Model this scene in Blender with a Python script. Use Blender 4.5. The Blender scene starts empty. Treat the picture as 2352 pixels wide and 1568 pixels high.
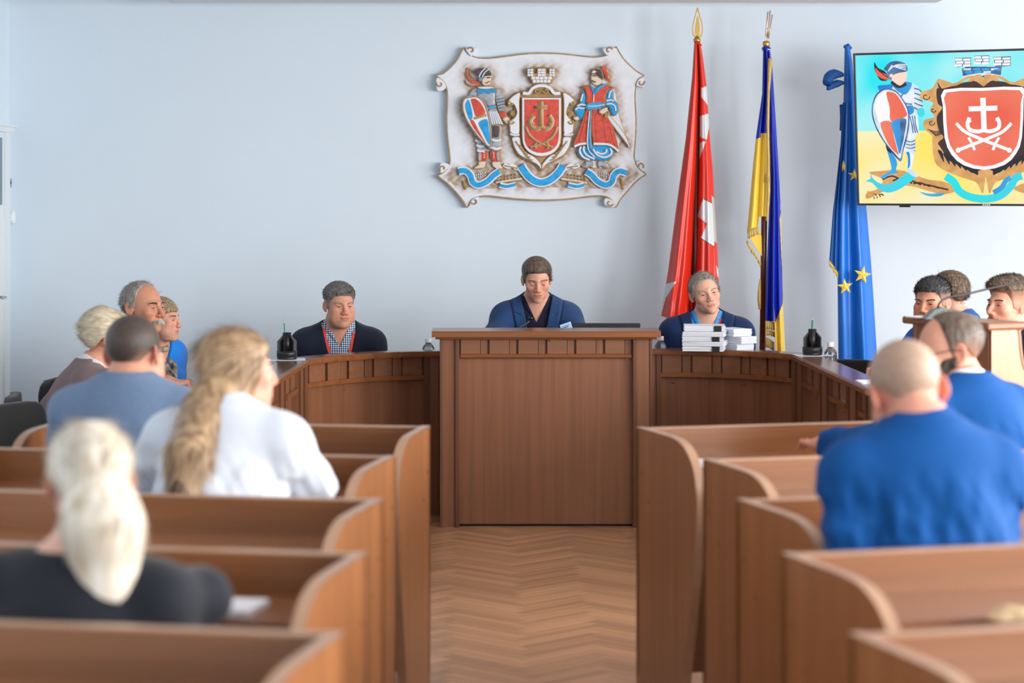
import bpy, bmesh, math, random
import numpy as np
from mathutils import Vector, Matrix
from mathutils.geometry import tessellate_polygon
random.seed(7); np.random.seed(7)
SC = bpy.context.scene
COL = SC.collection
# ------------------------------------------------------------------ camera, light, exposure
F = 5553.0; CX = 1090.0; CY = 430.0; CH = 1.6      # focal length in pixels (85 mm), vanishing point, eye height
cam = bpy.data.cameras.new('camera'); camo = bpy.data.objects.new('camera', cam); COL.objects.link(camo)
cam.sensor_width = 36.0; cam.lens = F/2352*36
cam.shift_x = (1176-CX)/2352; cam.shift_y = -(784-CY)/2352
camo.location = (0, 0, CH); camo.rotation_euler = (math.pi/2, 0, 0)
cam.clip_start = .1; cam.clip_end = 100
cam.dof.use_dof = True; cam.dof.focus_distance = 11.9; cam.dof.aperture_fstop = 2.6
SC.camera = camo
SC.view_settings.view_transform = 'Standard'; SC.view_settings.look = 'None'
SC.view_settings.gamma = 1; SC.view_settings.use_curve_mapping = False
SC.view_settings.exposure = 0.04
SC.cycles.use_denoising = True
SC.cycles.max_bounces = 6
wd = bpy.data.worlds.new('daylight'); SC.world = wd; wd.use_nodes = True
bg = wd.node_tree.nodes['Background']; bg.inputs[0].default_value = (.74, .89, 1.0, 1); bg.inputs[1].default_value = 1.1
def area_light(name, loc, rot, sx, sy, power, col):
    l = bpy.data.lights.new(name, 'AREA'); l.shape = 'RECTANGLE'; l.size = sx; l.size_y = sy
    l.energy = power; l.color = col
    o = bpy.data.objects.new(name, l); COL.objects.link(o); o.location = loc; o.rotation_euler = rot
    return o
WIN_Y = (-1.9, 1.2, 4.3, 7.4, 10.5)  # rearmost window is out of view, added to put glare on the right benches
for y in WIN_Y:                       # daylight entering through the row of windows in the right-hand wall
    area_light('window_daylight', (5.52, y, 1.75), (0, math.radians(90), 0), 1.7, 2.2, 270 if y < 9 else 115, (1.0, .985, .96))

# ------------------------------------------------------------------ helpers
def W(px, py, Y):
    return Vector(((px-CX)*Y/F, Y, CH-(py-CY)*Y/F))
def lin(c):
    return tuple(((v/255)/12.92 if v/255 <= .04045 else ((v/255+.055)/1.055)**2.4) for v in c)+(1,)
def empty(name, loc=(0,0,0), rz=0, label=None, cat=None, group=None):
    o = bpy.data.objects.new(name, None); COL.objects.link(o); o.empty_display_size = .1
    o.location = loc; o.rotation_euler = (0,0,rz)
    return tag(o, label, cat, group)
def tag(o, label=None, cat=None, group=None, kind=None):
    if label: o['label'] = label
    if cat: o['category'] = cat
    if group: o['group'] = group
    if kind: o['kind'] = kind
    return o
def link(name, me, mat=None, parent=None, smooth=False):
    o = bpy.data.objects.new(name, me); COL.objects.link(o)
    if mat is not None and not len(me.materials):
        for m in (mat if isinstance(mat, (list, tuple)) else [mat]): me.materials.append(m)
    if parent is not None: o.parent = parent
    if smooth: me.polygons.foreach_set('use_smooth', [True]*len(me.polygons))
    return o
def mesh(name, v, f, mat=None, parent=None, smooth=False, mi=None):
    me = bpy.data.meshes.new(name)
    if isinstance(v, np.ndarray): v = v.tolist()
    if isinstance(f, np.ndarray): f = f.tolist()
    me.from_pydata([tuple(x) for x in v], [], f); me.validate(); me.update()
    o = link(name, me, mat, parent, smooth)
    if mi is not None and len(mi) == len(me.polygons): me.polygons.foreach_set('material_index', list(mi))
    return o
class MB:
    """collects simple shapes that make ONE part"""
    def __init__(s): s.v = []; s.f = []; s.mi = []
    def add(s, v, f, mi=0):
        n = len(s.v); s.v += [tuple(x) for x in v]; s.f += [[i+n for i in q] for q in f]; s.mi += [mi]*len(f); return s
    def box(s, x0, x1, y0, y1, z0, z1, b=0, mi=0, M=None):
        if b:
            v = []; 
            for (sx, sy, sz) in ((0,0,0),(1,0,0),(1,1,0),(0,1,0),(0,0,1),(1,0,1),(1,1,1),(0,1,1)):
                X=(x0,x1)[sx]; Yy=(y0,y1)[sy]; Z=(z0,z1)[sz]; dx=(b,-b)[sx]; dy=(b,-b)[sy]; dz=(b,-b)[sz]
                v += [(X,Yy+dy,Z+dz),(X+dx,Yy,Z+dz),(X+dx,Yy+dy,Z)]
            f = [[i*3+2 for i in (3,2,1,0)],[i*3+2 for i in (4,5,6,7)],
                 [i*3+1 for i in (0,1,5,4)],[i*3+1 for i in (2,3,7,6)],[i*3 for i in (1,2,6,5)],[i*3 for i in (3,0,4,7)]]
            E = [((0,1),1,2),((1,2),0,2),((2,3),1,2),((3,0),0,2),((4,5),1,2),((5,6),0,2),((6,7),1,2),((7,4),0,2),
                 ((0,4),0,1),((1,5),0,1),((2,6),0,1),((3,7),0,1)]
            for (a,c),p,q in E: f.append([a*3+p,c*3+p,c*3+q,a*3+q])
            for i in range(8): f.append([i*3,i*3+1,i*3+2])
        else:
            v = [(x0,y0,z0),(x1,y0,z0),(x1,y1,z0),(x0,y1,z0),(x0,y0,z1),(x1,y0,z1),(x1,y1,z1),(x0,y1,z1)]
            f = [[3,2,1,0],[4,5,6,7],[0,1,5,4],[1,2,6,5],[2,3,7,6],[3,0,4,7]]
        if M is not None: v = [tuple(M @ Vector(p)) for p in v]
        return s.add(v, f, mi)
    def tube(s, pts, r, n=8, mi=0, cap=True):
        P = [Vector(p) for p in pts]; m = len(P); R = r if isinstance(r, (list, tuple)) else [r]*m
        v = []; f = []; up = None
        for i in range(m):
            t = (P[min(i+1,m-1)]-P[max(i-1,0)]).normalized()
            if up is None:
                up = t.orthogonal().normalized()
            up = (up - t*up.dot(t)); up = up.normalized() if up.length > 1e-6 else t.orthogonal().normalized()
            w = t.cross(up)
            for k in range(n):
                a = 2*math.pi*k/n; v.append(P[i]+(up*math.cos(a)+w*math.sin(a))*R[i])
        for i in range(m-1):
            for k in range(n): f.append([i*n+k, i*n+(k+1)%n, (i+1)*n+(k+1)%n, (i+1)*n+k])
        if cap: f.append(list(range(n))[::-1]); f.append([(m-1)*n+k for k in range(n)])
        return s.add(v, f, mi)
    def lathe(s, prof, c=(0,0,0), n=20, mi=0):
        v = []; f = []; m = len(prof)
        for r, z in prof:
            for k in range(n):
                a = 2*math.pi*k/n; v.append((c[0]+r*math.cos(a), c[1]+r*math.sin(a), c[2]+z))
        for i in range(m-1):
            for k in range(n): f.append([i*n+k, i*n+(k+1)%n, (i+1)*n+(k+1)%n, (i+1)*n+k])
        f.append(list(range(n))[::-1]); f.append([(m-1)*n+k for k in range(n)])
        return s.add(v, f, mi)
    def prism(s, poly, a0, a1, axis=1, mi=0):
        """2D polygon extruded along an axis: axis 1 -> poly is (x,z); axis 0 -> poly is (y,z); axis 2 -> (x,y)"""
        n = len(poly)
        def mk(p, a): return (p[0], a, p[1]) if axis == 1 else ((a, p[0], p[1]) if axis == 0 else (p[0], p[1], a))
        v = [mk(p, a0) for p in poly]+[mk(p, a1) for p in poly]
        tri = tessellate_polygon([[Vector((p[0], p[1], 0)) for p in poly]])
        f = [list(t) for t in tri]+[[i+n for i in t[::-1]] for t in tri]
        f += [[i, (i+1)%n, n+(i+1)%n, n+i] for i in range(n)]
        return s.add(v, f, mi)
    def build(s, name, mat, parent=None, smooth=False):
        o = mesh(name, s.v, s.f, mat, parent, smooth, s.mi)
        bm = bmesh.new(); bm.from_mesh(o.data); bmesh.ops.recalc_face_normals(bm, faces=bm.faces); bm.to_mesh(o.data); bm.free()
        return o
def crom(pts, k=6, closed=False):
    P = [np.array(p, float) for p in pts]; n = len(P); out = []
    for i in range(n if closed else n-1):
        p0 = P[(i-1)%n] if closed or i > 0 else P[0]; p1 = P[i]; p2 = P[(i+1)%n]
        p3 = P[(i+2)%n] if closed or i+2 < n else P[-1]
        for j in range(k):
            t = j/k
            out.append(.5*((2*p1)+(p2-p0)*t+(2*p0-5*p1+4*p2-p3)*t*t+(3*p1-p0-3*p2+p3)*t**3))
    if not closed: out.append(P[-1])
    return [tuple(p) for p in out]

# ------------------------------------------------------------------ materials
def nodes(m):
    m.use_nodes = True; nt = m.node_tree; return nt, nt.nodes, nt.links, nt.nodes['Principled BSDF']
def mat(name, col, rough=.5, var=.0, scale=(10,10,10), col2=None, bump=0., bscale=None, metal=0., spec=.5, coat=0., sss=0., attr=None, emit=0., trans=0., sheen=0., island=0., detail=4., objrand=0., dist=0.):
    m = bpy.data.materials.new(name); nt, N, L, B = nodes(m)
    c = lin(col); B.inputs['Base Color'].default_value = c
    B.inputs['Roughness'].default_value = rough; B.inputs['Metallic'].default_value = metal
    B.inputs['Specular IOR Level'].default_value = spec; B.inputs['Coat Weight'].default_value = coat
    B.inputs['Coat Roughness'].default_value = .12; B.inputs['Transmission Weight'].default_value = trans
    if sheen: B.inputs['Sheen Weight'].default_value = sheen
    if sss:
        B.inputs['Subsurface Weight'].default_value = sss; B.inputs['Subsurface Radius'].default_value = (.012,.005,.003); B.inputs['Subsurface Scale'].default_value = .6
    src = None
    tc = N.new('ShaderNodeTexCoord')
    if attr:
        a = N.new('ShaderNodeAttribute'); a.attribute_name = attr; src = a.outputs['Color']
    if var or col2:
        mp = N.new('ShaderNodeMapping'); mp.inputs['Scale'].default_value = scale; L.new(tc.outputs['Object'], mp.inputs['Vector'])
        nz = N.new('ShaderNodeTexNoise'); nz.inputs['Scale'].default_value = 1; nz.inputs['Detail'].default_value = detail; nz.inputs['Distortion'].default_value = dist
        L.new(mp.outputs[0], nz.inputs['Vector'])
        mx = N.new('ShaderNodeMix'); mx.data_type = 'RGBA'; 
        mr = N.new('ShaderNodeMapRange'); mr.inputs[1].default_value = .32; mr.inputs[2].default_value = .68; L.new(nz.outputs['Fac'], mr.inputs[0]); L.new(mr.outputs[0], mx.inputs[0])
        if col2: a_, b_ = c, lin(col2)
        else: a_ = tuple(x*(1-var) for x in c[:3])+(1,); b_ = tuple(min(1, x*(1+var)) for x in c[:3])+(1,)
        if src is not None:
            mx.inputs[6].default_value = (1-var,)*3+(1,); mx.inputs[7].default_value = (1+var,)*3+(1,)
            ml = N.new('ShaderNodeMix'); ml.data_type = 'RGBA'; ml.blend_type = 'MULTIPLY'; ml.inputs[0].default_value = 1
            L.new(src, ml.inputs[6]); L.new(mx.outputs[2], ml.inputs[7]); src = ml.outputs[2]
        else:
            mx.inputs[6].default_value = a_; mx.inputs[7].default_value = b_; src = mx.outputs[2]
    if island or objrand:
        if island: g = N.new('ShaderNodeNewGeometry'); ro = g.outputs['Random Per Island']; amt = island
        else: g = N.new('ShaderNodeObjectInfo'); ro = g.outputs['Random']; amt = objrand
        mr2 = N.new('ShaderNodeMapRange'); mr2.inputs[3].default_value = 1-amt; mr2.inputs[4].default_value = 1+amt; L.new(ro, mr2.inputs[0])
        hs = N.new('ShaderNodeHueSaturation'); hs.inputs['Color'].default_value = c; L.new(mr2.outputs[0], hs.inputs['Value'])
        if src is not None: L.new(src, hs.inputs['Color'])
        src = hs.outputs[0]
    if src is not None: L.new(src, B.inputs['Base Color'])
    if emit:
        B.inputs['Emission Strength'].default_value = emit; B.inputs['Emission Color'].default_value = c
        if src is not None: L.new(src, B.inputs['Emission Color'])
        B.inputs['Base Color'].default_value = (.01,.01,.01,1)
        for l in list(B.inputs['Base Color'].links): L.remove(l)
    if bump:
        mp = N.new('ShaderNodeMapping'); mp.inputs['Scale'].default_value = bscale or scale; L.new(tc.outputs['Object'], mp.inputs['Vector'])
        nz = N.new('ShaderNodeTexNoise'); nz.inputs['Scale'].default_value = 1; nz.inputs['Detail'].default_value = 5; L.new(mp.outputs[0], nz.inputs['Vector'])
        bp = N.new('ShaderNodeBump'); bp.inputs['Strength'].default_value = min(1, bump); bp.inputs['Distance'].default_value = .01
        L.new(nz.outputs['Fac'], bp.inputs['Height']); L.new(bp.outputs[0], B.inputs['Normal'])
    return m
def wood(name, col, axis='z', rough=.38, var=.13, objrand=0., spec=.5):
    """laminate wood: long grain streaks along one axis"""
    s = {'z': (34, 34, 1.1), 'x': (1.1, 34, 34), 'y': (34, 1.1, 34)}[axis]
    return mat(name, col, rough, var=var, scale=s, detail=6, dist=.5, bump=.04, bscale=tuple(k*4 for k in s), objrand=objrand, spec=spec)
WV = wood('laminate wood upright grain', (130, 86, 60), 'z')
WH = wood('laminate wood level grain', (132, 88, 62), 'x')
WDK = wood('dark stained moulding', (104, 66, 44), 'z', var=.2)
WEDGE = wood('polished solid edge', (130, 80, 46), 'x', rough=.25, var=.2)
WTOP = wood('polished table surface', (116, 76, 54), 'x', rough=.16, var=.12)
WB = wood('bench wood upright grain', (142, 92, 56), 'z', var=.18, rough=.3)
WBH = wood('bench wood level grain', (132, 86, 54), 'x', var=.14, rough=.28)
WBE = mat('bench pale edge band', (176, 140, 114), .3, var=.08, scale=(8,8,8))
WSCREW = mat('screw cap brown', (105, 70, 50), .5)
WALL = mat('painted wall', (216, 229, 240), .75, var=.012, scale=(1.2,1.2,1.2), bump=.03, bscale=(90,90,90), spec=.25)
CEILM = mat('ceiling paint', (236, 240, 244), .8, spec=.2)
WHITE = mat('white gloss paint', (226, 233, 238), .35, spec=.5)
TEAL = mat('teal tinted glass', (40, 96, 120), .1)
BLACK = mat('black plastic', (20, 21, 24), .38)
BLACKF = mat('black upholstery fabric', (17, 18, 22), .85, var=.2, scale=(300,300,300), bump=.15, bscale=(500,500,500), sheen=.15)
CHROME = mat('chrome steel', (170, 175, 180), .2, metal=1)
PAPER = mat('white paper', (236, 240, 248), .7)
# ------------------------------------------------------------------ room shell
XL, XR, YB = -2.62, 5.5, 13.6
b = MB().box(XL-.2, XR+.2, YB, YB+.2, 0, 3.2); tag(b.build('wall_back', WALL), 'pale blue-white painted wall behind the council desk', kind='structure')
b = MB().box(XL-.2, XL, -4.5, YB, 0, 3.2); tag(b.build('wall_left', WALL), 'pale painted side wall at the left edge', kind='structure')
# right wall with four window openings
b = MB(); y0 = -4.5
for y in WIN_Y:
    b.box(XR, XR+.2, y0, y-1.1, 0, 3.2); b.box(XR, XR+.2, y-1.1, y+1.1, 0, .85); b.box(XR, XR+.2, y-1.1, y+1.1, 2.65, 3.2); y0 = y+1.1
b.box(XR, XR+.2, y0, YB, 0, 3.2)
tag(b.build('wall_right', WALL), 'painted side wall with a row of windows', kind='structure')
for i, y in enumerate(WIN_Y):
    w = empty('window_%d' % (i+1), (XR+.1, y, .85)); tag(w, 'white framed window in the right-hand wall', kind='structure')
    f = MB()
    for (a0, a1, z0, z1) in ((-1.1,-1.03,0,1.8),(1.03,1.1,0,1.8),(-1.1,1.1,0,.07),(-1.1,1.1,1.73,1.8),(-.03,.03,0,1.8)):
        f.box(-.03,.03,a0,a1,z0,z1)
    f.build('window_frame', WHITE, w)
b = MB().box(XL, XR, -4.5, YB, 2.86, 3.0)
tag(b.build('ceiling', CEILM), 'white ceiling', kind='structure')
zc = W(0, 7, 13.3).z; xa = W(388, 0, 13.3).x; xb = W(2152, 0, 13.3).x
b = MB().box(xa, xb, 6.0, 13.3, zc, 2.86, b=.01)
tag(b.build('trim_1', CEILM), 'lowered white ceiling panel edge along the top', kind='structure')
# door casing on the left wall, glazed leaf, closer and switch
dz = W(22, 292, 13.45).z
d = empty('door_1', (XL, 12.6, 0)); tag(d, 'white door with teal glass and moulded casing at left edge', kind='structure')
MB().box(.0, .035, .72, .86, 0, dz-.03).box(0, .035, -.86, -.72, 0, dz-.03).build('door_casing', WHITE, d)
MB().box(.0, .05, -.9, .9, dz-.03, dz).box(.0, .065, -.93, .93, dz, dz+.012).build('door_cornice', WHITE, d)
leaf = MB().box(0, .02, -.72, .72, 0, dz-.03).build('door_leaf', WHITE, d)
MB().box(.02, .024, -.5, .69, W(0,470,13.3).z, W(0,316,13.3).z).build('pane', TEAL, leaf)
MB().tube([(.02,.6,1.0),(.06,.6,1.0),(.06,.5,1.0)], .008).build('door_handle', CHROME, leaf)
c = W(29, 499, 13.6)
o = empty('light_switch', (c.x, 13.6, c.z)); tag(o, 'small white rounded switch on the wall by the door', 'switch')
MB().lathe([(.012,-.037),(.018,-.03),(.019,0),(.018,.03),(.012,.037)], (0,-.012,0), 14).build('cover', WHITE, o, True)
MB().box(-.008,.008,-.036,-.028,-.02,.02,b=.003).build('rocker', PAPER, o)
c = W(25, 420, 13.6)
o = empty('wall_hook', (c.x, 13.6, c.z)); tag(o, 'small metal latch plate beside the door casing', 'latch')
MB().box(-.006,.006,-.004,0,-.025,.025,b=.001).build('plate', CHROME, o)
MB().tube([(0,-.004,.008),(0,-.012,.006),(0,-.014,-.006)], .0025).build('catch', BLACK, o)

# ------------------------------------------------------------------ herringbone parquet
PARQ = mat('oak parquet block', (186, 142, 106), .26, var=.13, scale=(2.2, 60, 60), detail=5, objrand=.2, bump=.03)
PARQI = mat('oak parquet far', (186, 142, 106), .26, var=.13, scale=(9, 9, 9), detail=5, island=.2)
SUB = mat('dark subfloor', (52, 36, 26), .9)
fl = tag(MB().box(XL, XR, -4.5, YB, -.06, -.008).build('floor', SUB), 'herringbone oak parquet floor', kind='structure')
wq = .053; nq = 7; r2 = math.sqrt(2); X0 = .19
pm = MB().box(0, nq*wq-.0012, -wq/2+.0006, wq/2-.0006, -.008, 0, b=.0008)
pme = pm.build('plank', PARQ, fl); pmesh = pme.data; bpy.data.objects.remove(pme)
far = MB(); near = []
for k in range(-60, 420):
    for m in range(-10, 16):
        for t in (0, 1):
            if t == 0: x, y, a = k, k+.5-2*nq*m, math.radians(45)          # runs +x
            else: x, y, a = k+.5, k+1-2*nq*m, math.radians(135)
            # lattice -> world (diagonal of the lattice is the ridge direction)
            X = X0+(x-y)/r2*wq - (.5/r2*wq if t == 0 else -.5/r2*wq)*0; Y = (x+y)/r2*wq
            cx = X+math.cos(a)*nq*wq/2; cy = Y+math.sin(a)*nq*wq/2
            if cx < XL+.15 or cx > XR-.15 or cy < 3.0 or cy > YB-.2: continue
            px = CX+F*cx/cy
            if 7.72 < cy < 11.55 and 960 < px < 1490: near.append((X, Y, a))
            else:
                ca, sa = math.cos(a), math.sin(a); l = nq*wq-.0012; h = wq/2-.0006
                q = [(0,-h),(l,-h),(l,h),(0,h)]
                far.add([(X+u*ca-v*sa, Y+u*sa+v*ca, -.0005) for u, v in q], [[0,1,2,3]])
near.sort(key=lambda p: p[1])
for (X, Y, a) in near[:300]:
    o = link('plank', pmesh, PARQ, fl); o.location = (X, Y, random.uniform(-.0006,.0002)); o.rotation_euler = (0,0,a)
for (X, Y, a) in near[300:]:
    ca, sa = math.cos(a), math.sin(a); l = nq*wq-.0012; h = wq/2-.0006
    far.add([(X+u*ca-v*sa, Y+u*sa+v*ca, -.0005) for u, v in [(0,-h),(l,-h),(l,h),(0,h)]], [[0,1,2,3]])
tag(mesh('parquet_field', far.v, far.f, PARQI, fl), kind='stuff')

# ------------------------------------------------------------------ council desk (centre)
YD = 11.39
def desk_centre():
    x0, x1 = (1010-CX)*YD/F, (1498-CX)*YD/F
    cxm = (x0+x1)/2; hw = (x1-x0)/2
    t = empty('council_desk', (cxm, YD, 0), 0, 'tall wooden centre desk with square frieze blocks and wide rounded top', 'desk')
    zt = .925; zf1 = .897; zf0 = .815; pw = .092
    # rounded ledge top
    pr = [(0,0),(.0,.008),(.006,.021),(.016,.028),(.30,.028),(.30,0)]
    MB().prism([(-.06+p[0], zt-.028+p[1]) for p in pr], -hw-.037, hw+.037, axis=0).build('desk_top', WEDGE, t)
    MB().box(-hw-.02, hw+.02, -.028, .01, zf1-.012, zf1, b=.003).build('cornice', WEDGE, t)
    for s in (-1, 1):
        a, b_ = (-hw, -hw+pw) if s < 0 else (hw-pw, hw)
        p = MB().box(a, b_, 0, .5, 0, zf1-.012).build('pilaster', WV, t)
        e = (b_-.020, b_) if s < 0 else (a, a+.020)
        MB().box(e[0], e[1], -.012, 0, 0, zf1-.012, b=.003).build('moulding', WDK, p)
        e = (a, a+.012) if s < 0 else (b_-.012, b_)
        MB().box(e[0], e[1], -.006, 0, 0, zf1-.012, b=.002).build('moulding', WDK, p)
    MB().box(-hw+pw, hw-pw, .022, .05, .012, zf1).build('front_panel', WV, t)
    MB().box(-hw+pw, hw-pw, -.004, .022, zf0-.02, zf0, b=.006).build('rail', WEDGE, t)
    n = 6; sp = (2*hw-2*pw)/n
    for i in range(n):
        a = -hw+pw+i*sp
        MB().box(a+.006, a+.006+sp*.68, .004, .022, zf0, zf1, b=.0015).build('frieze_block', WH, t)
        MB().box(a+.006+sp*.70, a+sp*.97, .013, .022, zf0, zf1).build('frieze_spacer', WV, t)
    MB().box(-.012+.03, .0+.03, -.002, .004, zf1-.024, zf1-.006).box(.028, .05, .0, .012, zf1-.02, zf1-.008).build('hook_plate', mat('brass fitting', (150,120,60), .3, metal=1), t)
    MB().box(-hw+pw, hw-pw, .24, .62, zt-.20, zt-.175).build('work_surface', WTOP, t)
    MB().box(-hw, hw, .05, .5, .0, .012).build('plinth', BLACK, t)
desk_centre()

# ------------------------------------------------------------------ side desks (curved) and wings
def poly_at(P, s):
    for i in range(len(P)-1):
        L = (P[i+1]-P[i]).length
        if s <= L or i == len(P)-2:
            t = (P[i+1]-P[i])/L; return P[i]+t*s, t
        s -= L
def strip(P, o0, o1, z0, z1, side):
    """solid strip along a floor polyline; offsets o0..o1 measured away from the hall's middle"""
    n = len(P); v = []
    for i in range(n):
        t = (P[min(i+1,n-1)]-P[max(i-1,0)]).normalized(); nn = Vector((-t.y, t.x))*side
        for o, z in ((o0,z0),(o1,z0),(o1,z1),(o0,z1)): q = P[i]+nn*o; v.append((q.x, q.y, z))
    f = []
    for i in range(n-1):
        for k in range(4): f.append([i*4+k, i*4+(k+1)%4, i*4+4+(k+1)%4, i*4+4+k])
    f += [[0,1,2,3],[n*4-1,n*4-2,n*4-3,n*4-4]]
    return v, f
ZT = .80
def curved_desk(P, side, label, name, bays, pil):
    """P: floor polyline of the front face (list of 2-D vectors) starting at the centre desk"""
    base = P[0]; t = empty(name, (base.x, base.y, 0), 0, label, 'desk')
    Q = [p-base for p in P]; L = sum((Q[i+1]-Q[i]).length for i in range(len(Q)-1))
    def st(a, b_, *o):                      # sub strip between arclengths a..b
        k = max(2, int((b_-a)/.08)+2); pts = [poly_at(Q, a+(b_-a)*i/(k-1))[0] for i in range(k)]
        return strip(pts, *o, side)
    def part(nm, m, par, *specs):
        b = MB()
        for sp in specs: b.add(*st(*sp))
        return b.build(nm, m, par)
    part('front_panel', WV, t, (0, L, .03, .055, .01, ZT-.026))
    top = part('desk_top', WEDGE, t, (0, L, -.035, .115, ZT-.02, ZT-.004), (0, L, -.03, .11, ZT-.026, ZT-.02), (0, L, -.026, .105, ZT-.004, ZT))
    part('ledge_surface', WTOP, top, (0, L, -.015, .095, ZT, ZT+.001))
    part('work_surface', WTOP, t, (0, L, .055, .33, ZT-.16, ZT-.135))
    for (a, b_) in pil:
        p = part('pilaster', WV, t, (a, b_, -.004, .03, 0, ZT-.026))
        part('moulding', WDK, p, (a, a+.014, -.012, -.004, 0, ZT-.026))
        part('moulding', WDK, p, (b_-.022, b_, -.014, -.004, 0, ZT-.026))
    for (a, b_, n) in bays:
        part('rail', WEDGE, t, (a, b_, -.006, .03, ZT-.137, ZT-.115))
        sp = (b_-a)/n
        for i in range(n):
            q = a+i*sp
            part('frieze_block', WH, t, (q+.006, q+sp*.66, .012, .03, ZT-.115, ZT-.026))
            part('frieze_spacer', WV, t, (q+sp*.70, q+sp*.97, .021, .03, ZT-.115, ZT-.026))
        for fx in (.08, .55):
            c, tt = poly_at(Q, a+(b_-a)*fx); nn = Vector((-tt.y, tt.x))*side
            e = c+nn*.029; MB().lathe([(.006,-.003),(.006,.003)], (e.x, e.y, ZT-.17), 8).build('screw_cap', WSCREW, t)
    return t
V2 = lambda *a: Vector(a)
def bez(a, c, b_, n=14): return [a*(1-i/n)**2+c*2*(i/n)*(1-i/n)+b_*(i/n)**2 for i in range(n+1)]
LA, LB, LC = V2(-.164,11.81), V2(-.80,11.25), V2(-.88,9.5)
RA, RB, RC = V2(.837,11.96), V2(1.546,11.57), V2(1.585,9.6)
PL = bez(LA, V2(-.56,11.78), LB); PR = bez(RA, V2(1.32,11.98), RB)
def plen(P): return sum((P[i+1]-P[i]).length for i in range(len(P)-1))
ll, lr = plen(PL), plen(PR)
curved_desk(PL, -1, 'curved wooden side desk left of the tall centre desk', 'curved_side_desk', [(.085, ll-.03, 5)], [(0,.085),(ll-.03,ll)])
curved_desk(PR, 1, 'curved wooden side desk right of the tall centre desk, under the paper stack', 'curved_side_desk', [(.085, lr-.03, 5)], [(0,.085),(lr-.03,lr)])
def wing(A, B, side, label):
    n = 10; P = [A+(B-A)*i/n for i in range(n+1)]; L = (B-A).length
    bays = []; pil = []; s = .0; k = 0
    while s < L-.3:
        pil.append((s, s+.2)); bays.append((s+.2, min(L, s+.62), 2)); s += .72
    pil.append((L-.12, L)); bays[-1] = (bays[-1][0], min(bays[-1][1], L-.12), 2)
    curved_desk(P, side, label, 'wing_desk', bays, pil)
wing(LB, LC, -1, 'wooden wing desk running forward on the left, before the seated women')
wing(RB, RC, 1, 'wooden wing desk running forward on the right, under the black pen holder')

# ------------------------------------------------------------------ benches
def bench(x, y, ang, side, L, label, group, sl=None):
    """x,y: aisle-side far corner; side=+1 board runs to the right"""
    t = empty('bench_desk', (x, y, 0), ang, label, 'bench', group)
    H = .84
    MB().box(min(0,side*L), max(0,side*L), -.025, 0, .06, H-.006).build('front_panel', WBH, t)
    MB().box(min(0,side*L), max(0,side*L), -.028, .003, H-.006, H, b=.002).build('edge_band', WBE, t)
    MB().box(min(side*.026,side*(L-.026)), max(side*.026,side*(L-.026)), -.34, -.025, .725, .75, b=.002).build('table_top', WBH, t)
    prof = [(0,.0),(0,H)]+crom([(-.30,H),(-.38,.834),(-.45,.812),(-.505,.77),(-.53,.72),(-.54,.66),(-.532,.56),(-.50,.42),(-.455,.26),(-.42,.12),(-.41,0)], 4)
    for i, xx in enumerate((0, side*(L-.026))):
        a, b_ = (xx, xx+side*.026)
        p = MB().prism(prof, min(a,b_), max(a,b_), axis=0).build('end_panel', WB, t)
        v = []; f = []
        pr = prof[1:]; n = len(pr)
        for j, q in enumerate(pr):
            tn = Vector(pr[min(j+1,n-1)])-Vector(pr[max(j-1,0)]); tn.normalize(); nn = Vector((tn.y,-tn.x))
            if j == 0: nn = Vector((0,1))
            nn = nn if nn.dot(Vector((-.2,.5))-Vector((0,0))) > -2 else -nn
            o = (q[0]-abs(nn.x)*.002, q[1]+.002*max(0,nn.y if nn.y>0 else -nn.y if j<3 else nn.y))
            for e in (min(a,b_)-.001, max(a,b_)+.001): v.append((e, o[0], o[1]))
        for j in range(n-1): f.append([j*2, j*2+1, j*2+3, j*2+2])
        mesh('edge_band', v, f, WBE, p, True)
        fx = a if i == 0 else b_
        for (yy, zz) in ((-.05,.70),(-.12,.62)):
            MB().tube([(fx,yy,zz),(fx-side*.0015*(1 if i==0 else -1),yy,zz)], .005, 8).build('screw_cap', WSCREW, p)
    return t
rows = [7.68, 6.80, 5.90, 5.03, 4.13]
nth = ['front-most', 'second', 'third', 'fourth', 'nearest']
for i, y in enumerate(rows):
    xl = -.141 if i == 0 else -.222; xr = .512 if i == 0 else .638
    al = -11 if i else -9
    bench(xl, y+(.02 if i == 0 else .04 if i==1 else 0), math.radians(al), -1, 1.22, 'wooden bench desk left of the aisle, %s row' % nth[i], 'bench desks left of the aisle')
    bench(xr, y-(.03 if i == 0 else .04 if i==1 else .01), math.radians(15.5), 1, 1.55, 'wooden bench desk right of the aisle, %s row' % nth[i], 'bench desks right of the aisle')
# ------------------------------------------------------------------ smooth solids for people (signed distance -> mesh)
f32 = np.float32
def A3(*a): return np.array(a, dtype=f32)
def rc(P, a, b, r1, r2):
    a = np.asarray(a, f32); b = np.asarray(b, f32); ba = b-a; pa = P-a
    h = np.clip(pa@ba/max(float(ba@ba), 1e-9), 0, 1)
    w = pa-h[:,None]*ba; return np.sqrt(np.einsum('ij,ij->i',w,w)+1e-12)-(r1+(r2-r1)*h)
def el(P, c, r, R=None):
    q = P-np.asarray(c, f32)
    if R is not None: q = q@R
    r = np.asarray(r, f32); q = q/r; k0 = np.sqrt(np.einsum('ij,ij->i',q,q)+1e-12); q = q/r; k1 = np.sqrt(np.einsum('ij,ij->i',q,q)+1e-12)
    return k0*(k0-1)/k1
def su(a, b, k):
    h = np.maximum(k-np.abs(a-b), 0)/k; return np.minimum(a, b)-h*h*k*.25
def ss(a, b, k): return -su(-a, b, k)
def smooth01(x): x = np.clip(x, 0, 1); return x*x*(3-2*x)
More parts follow.
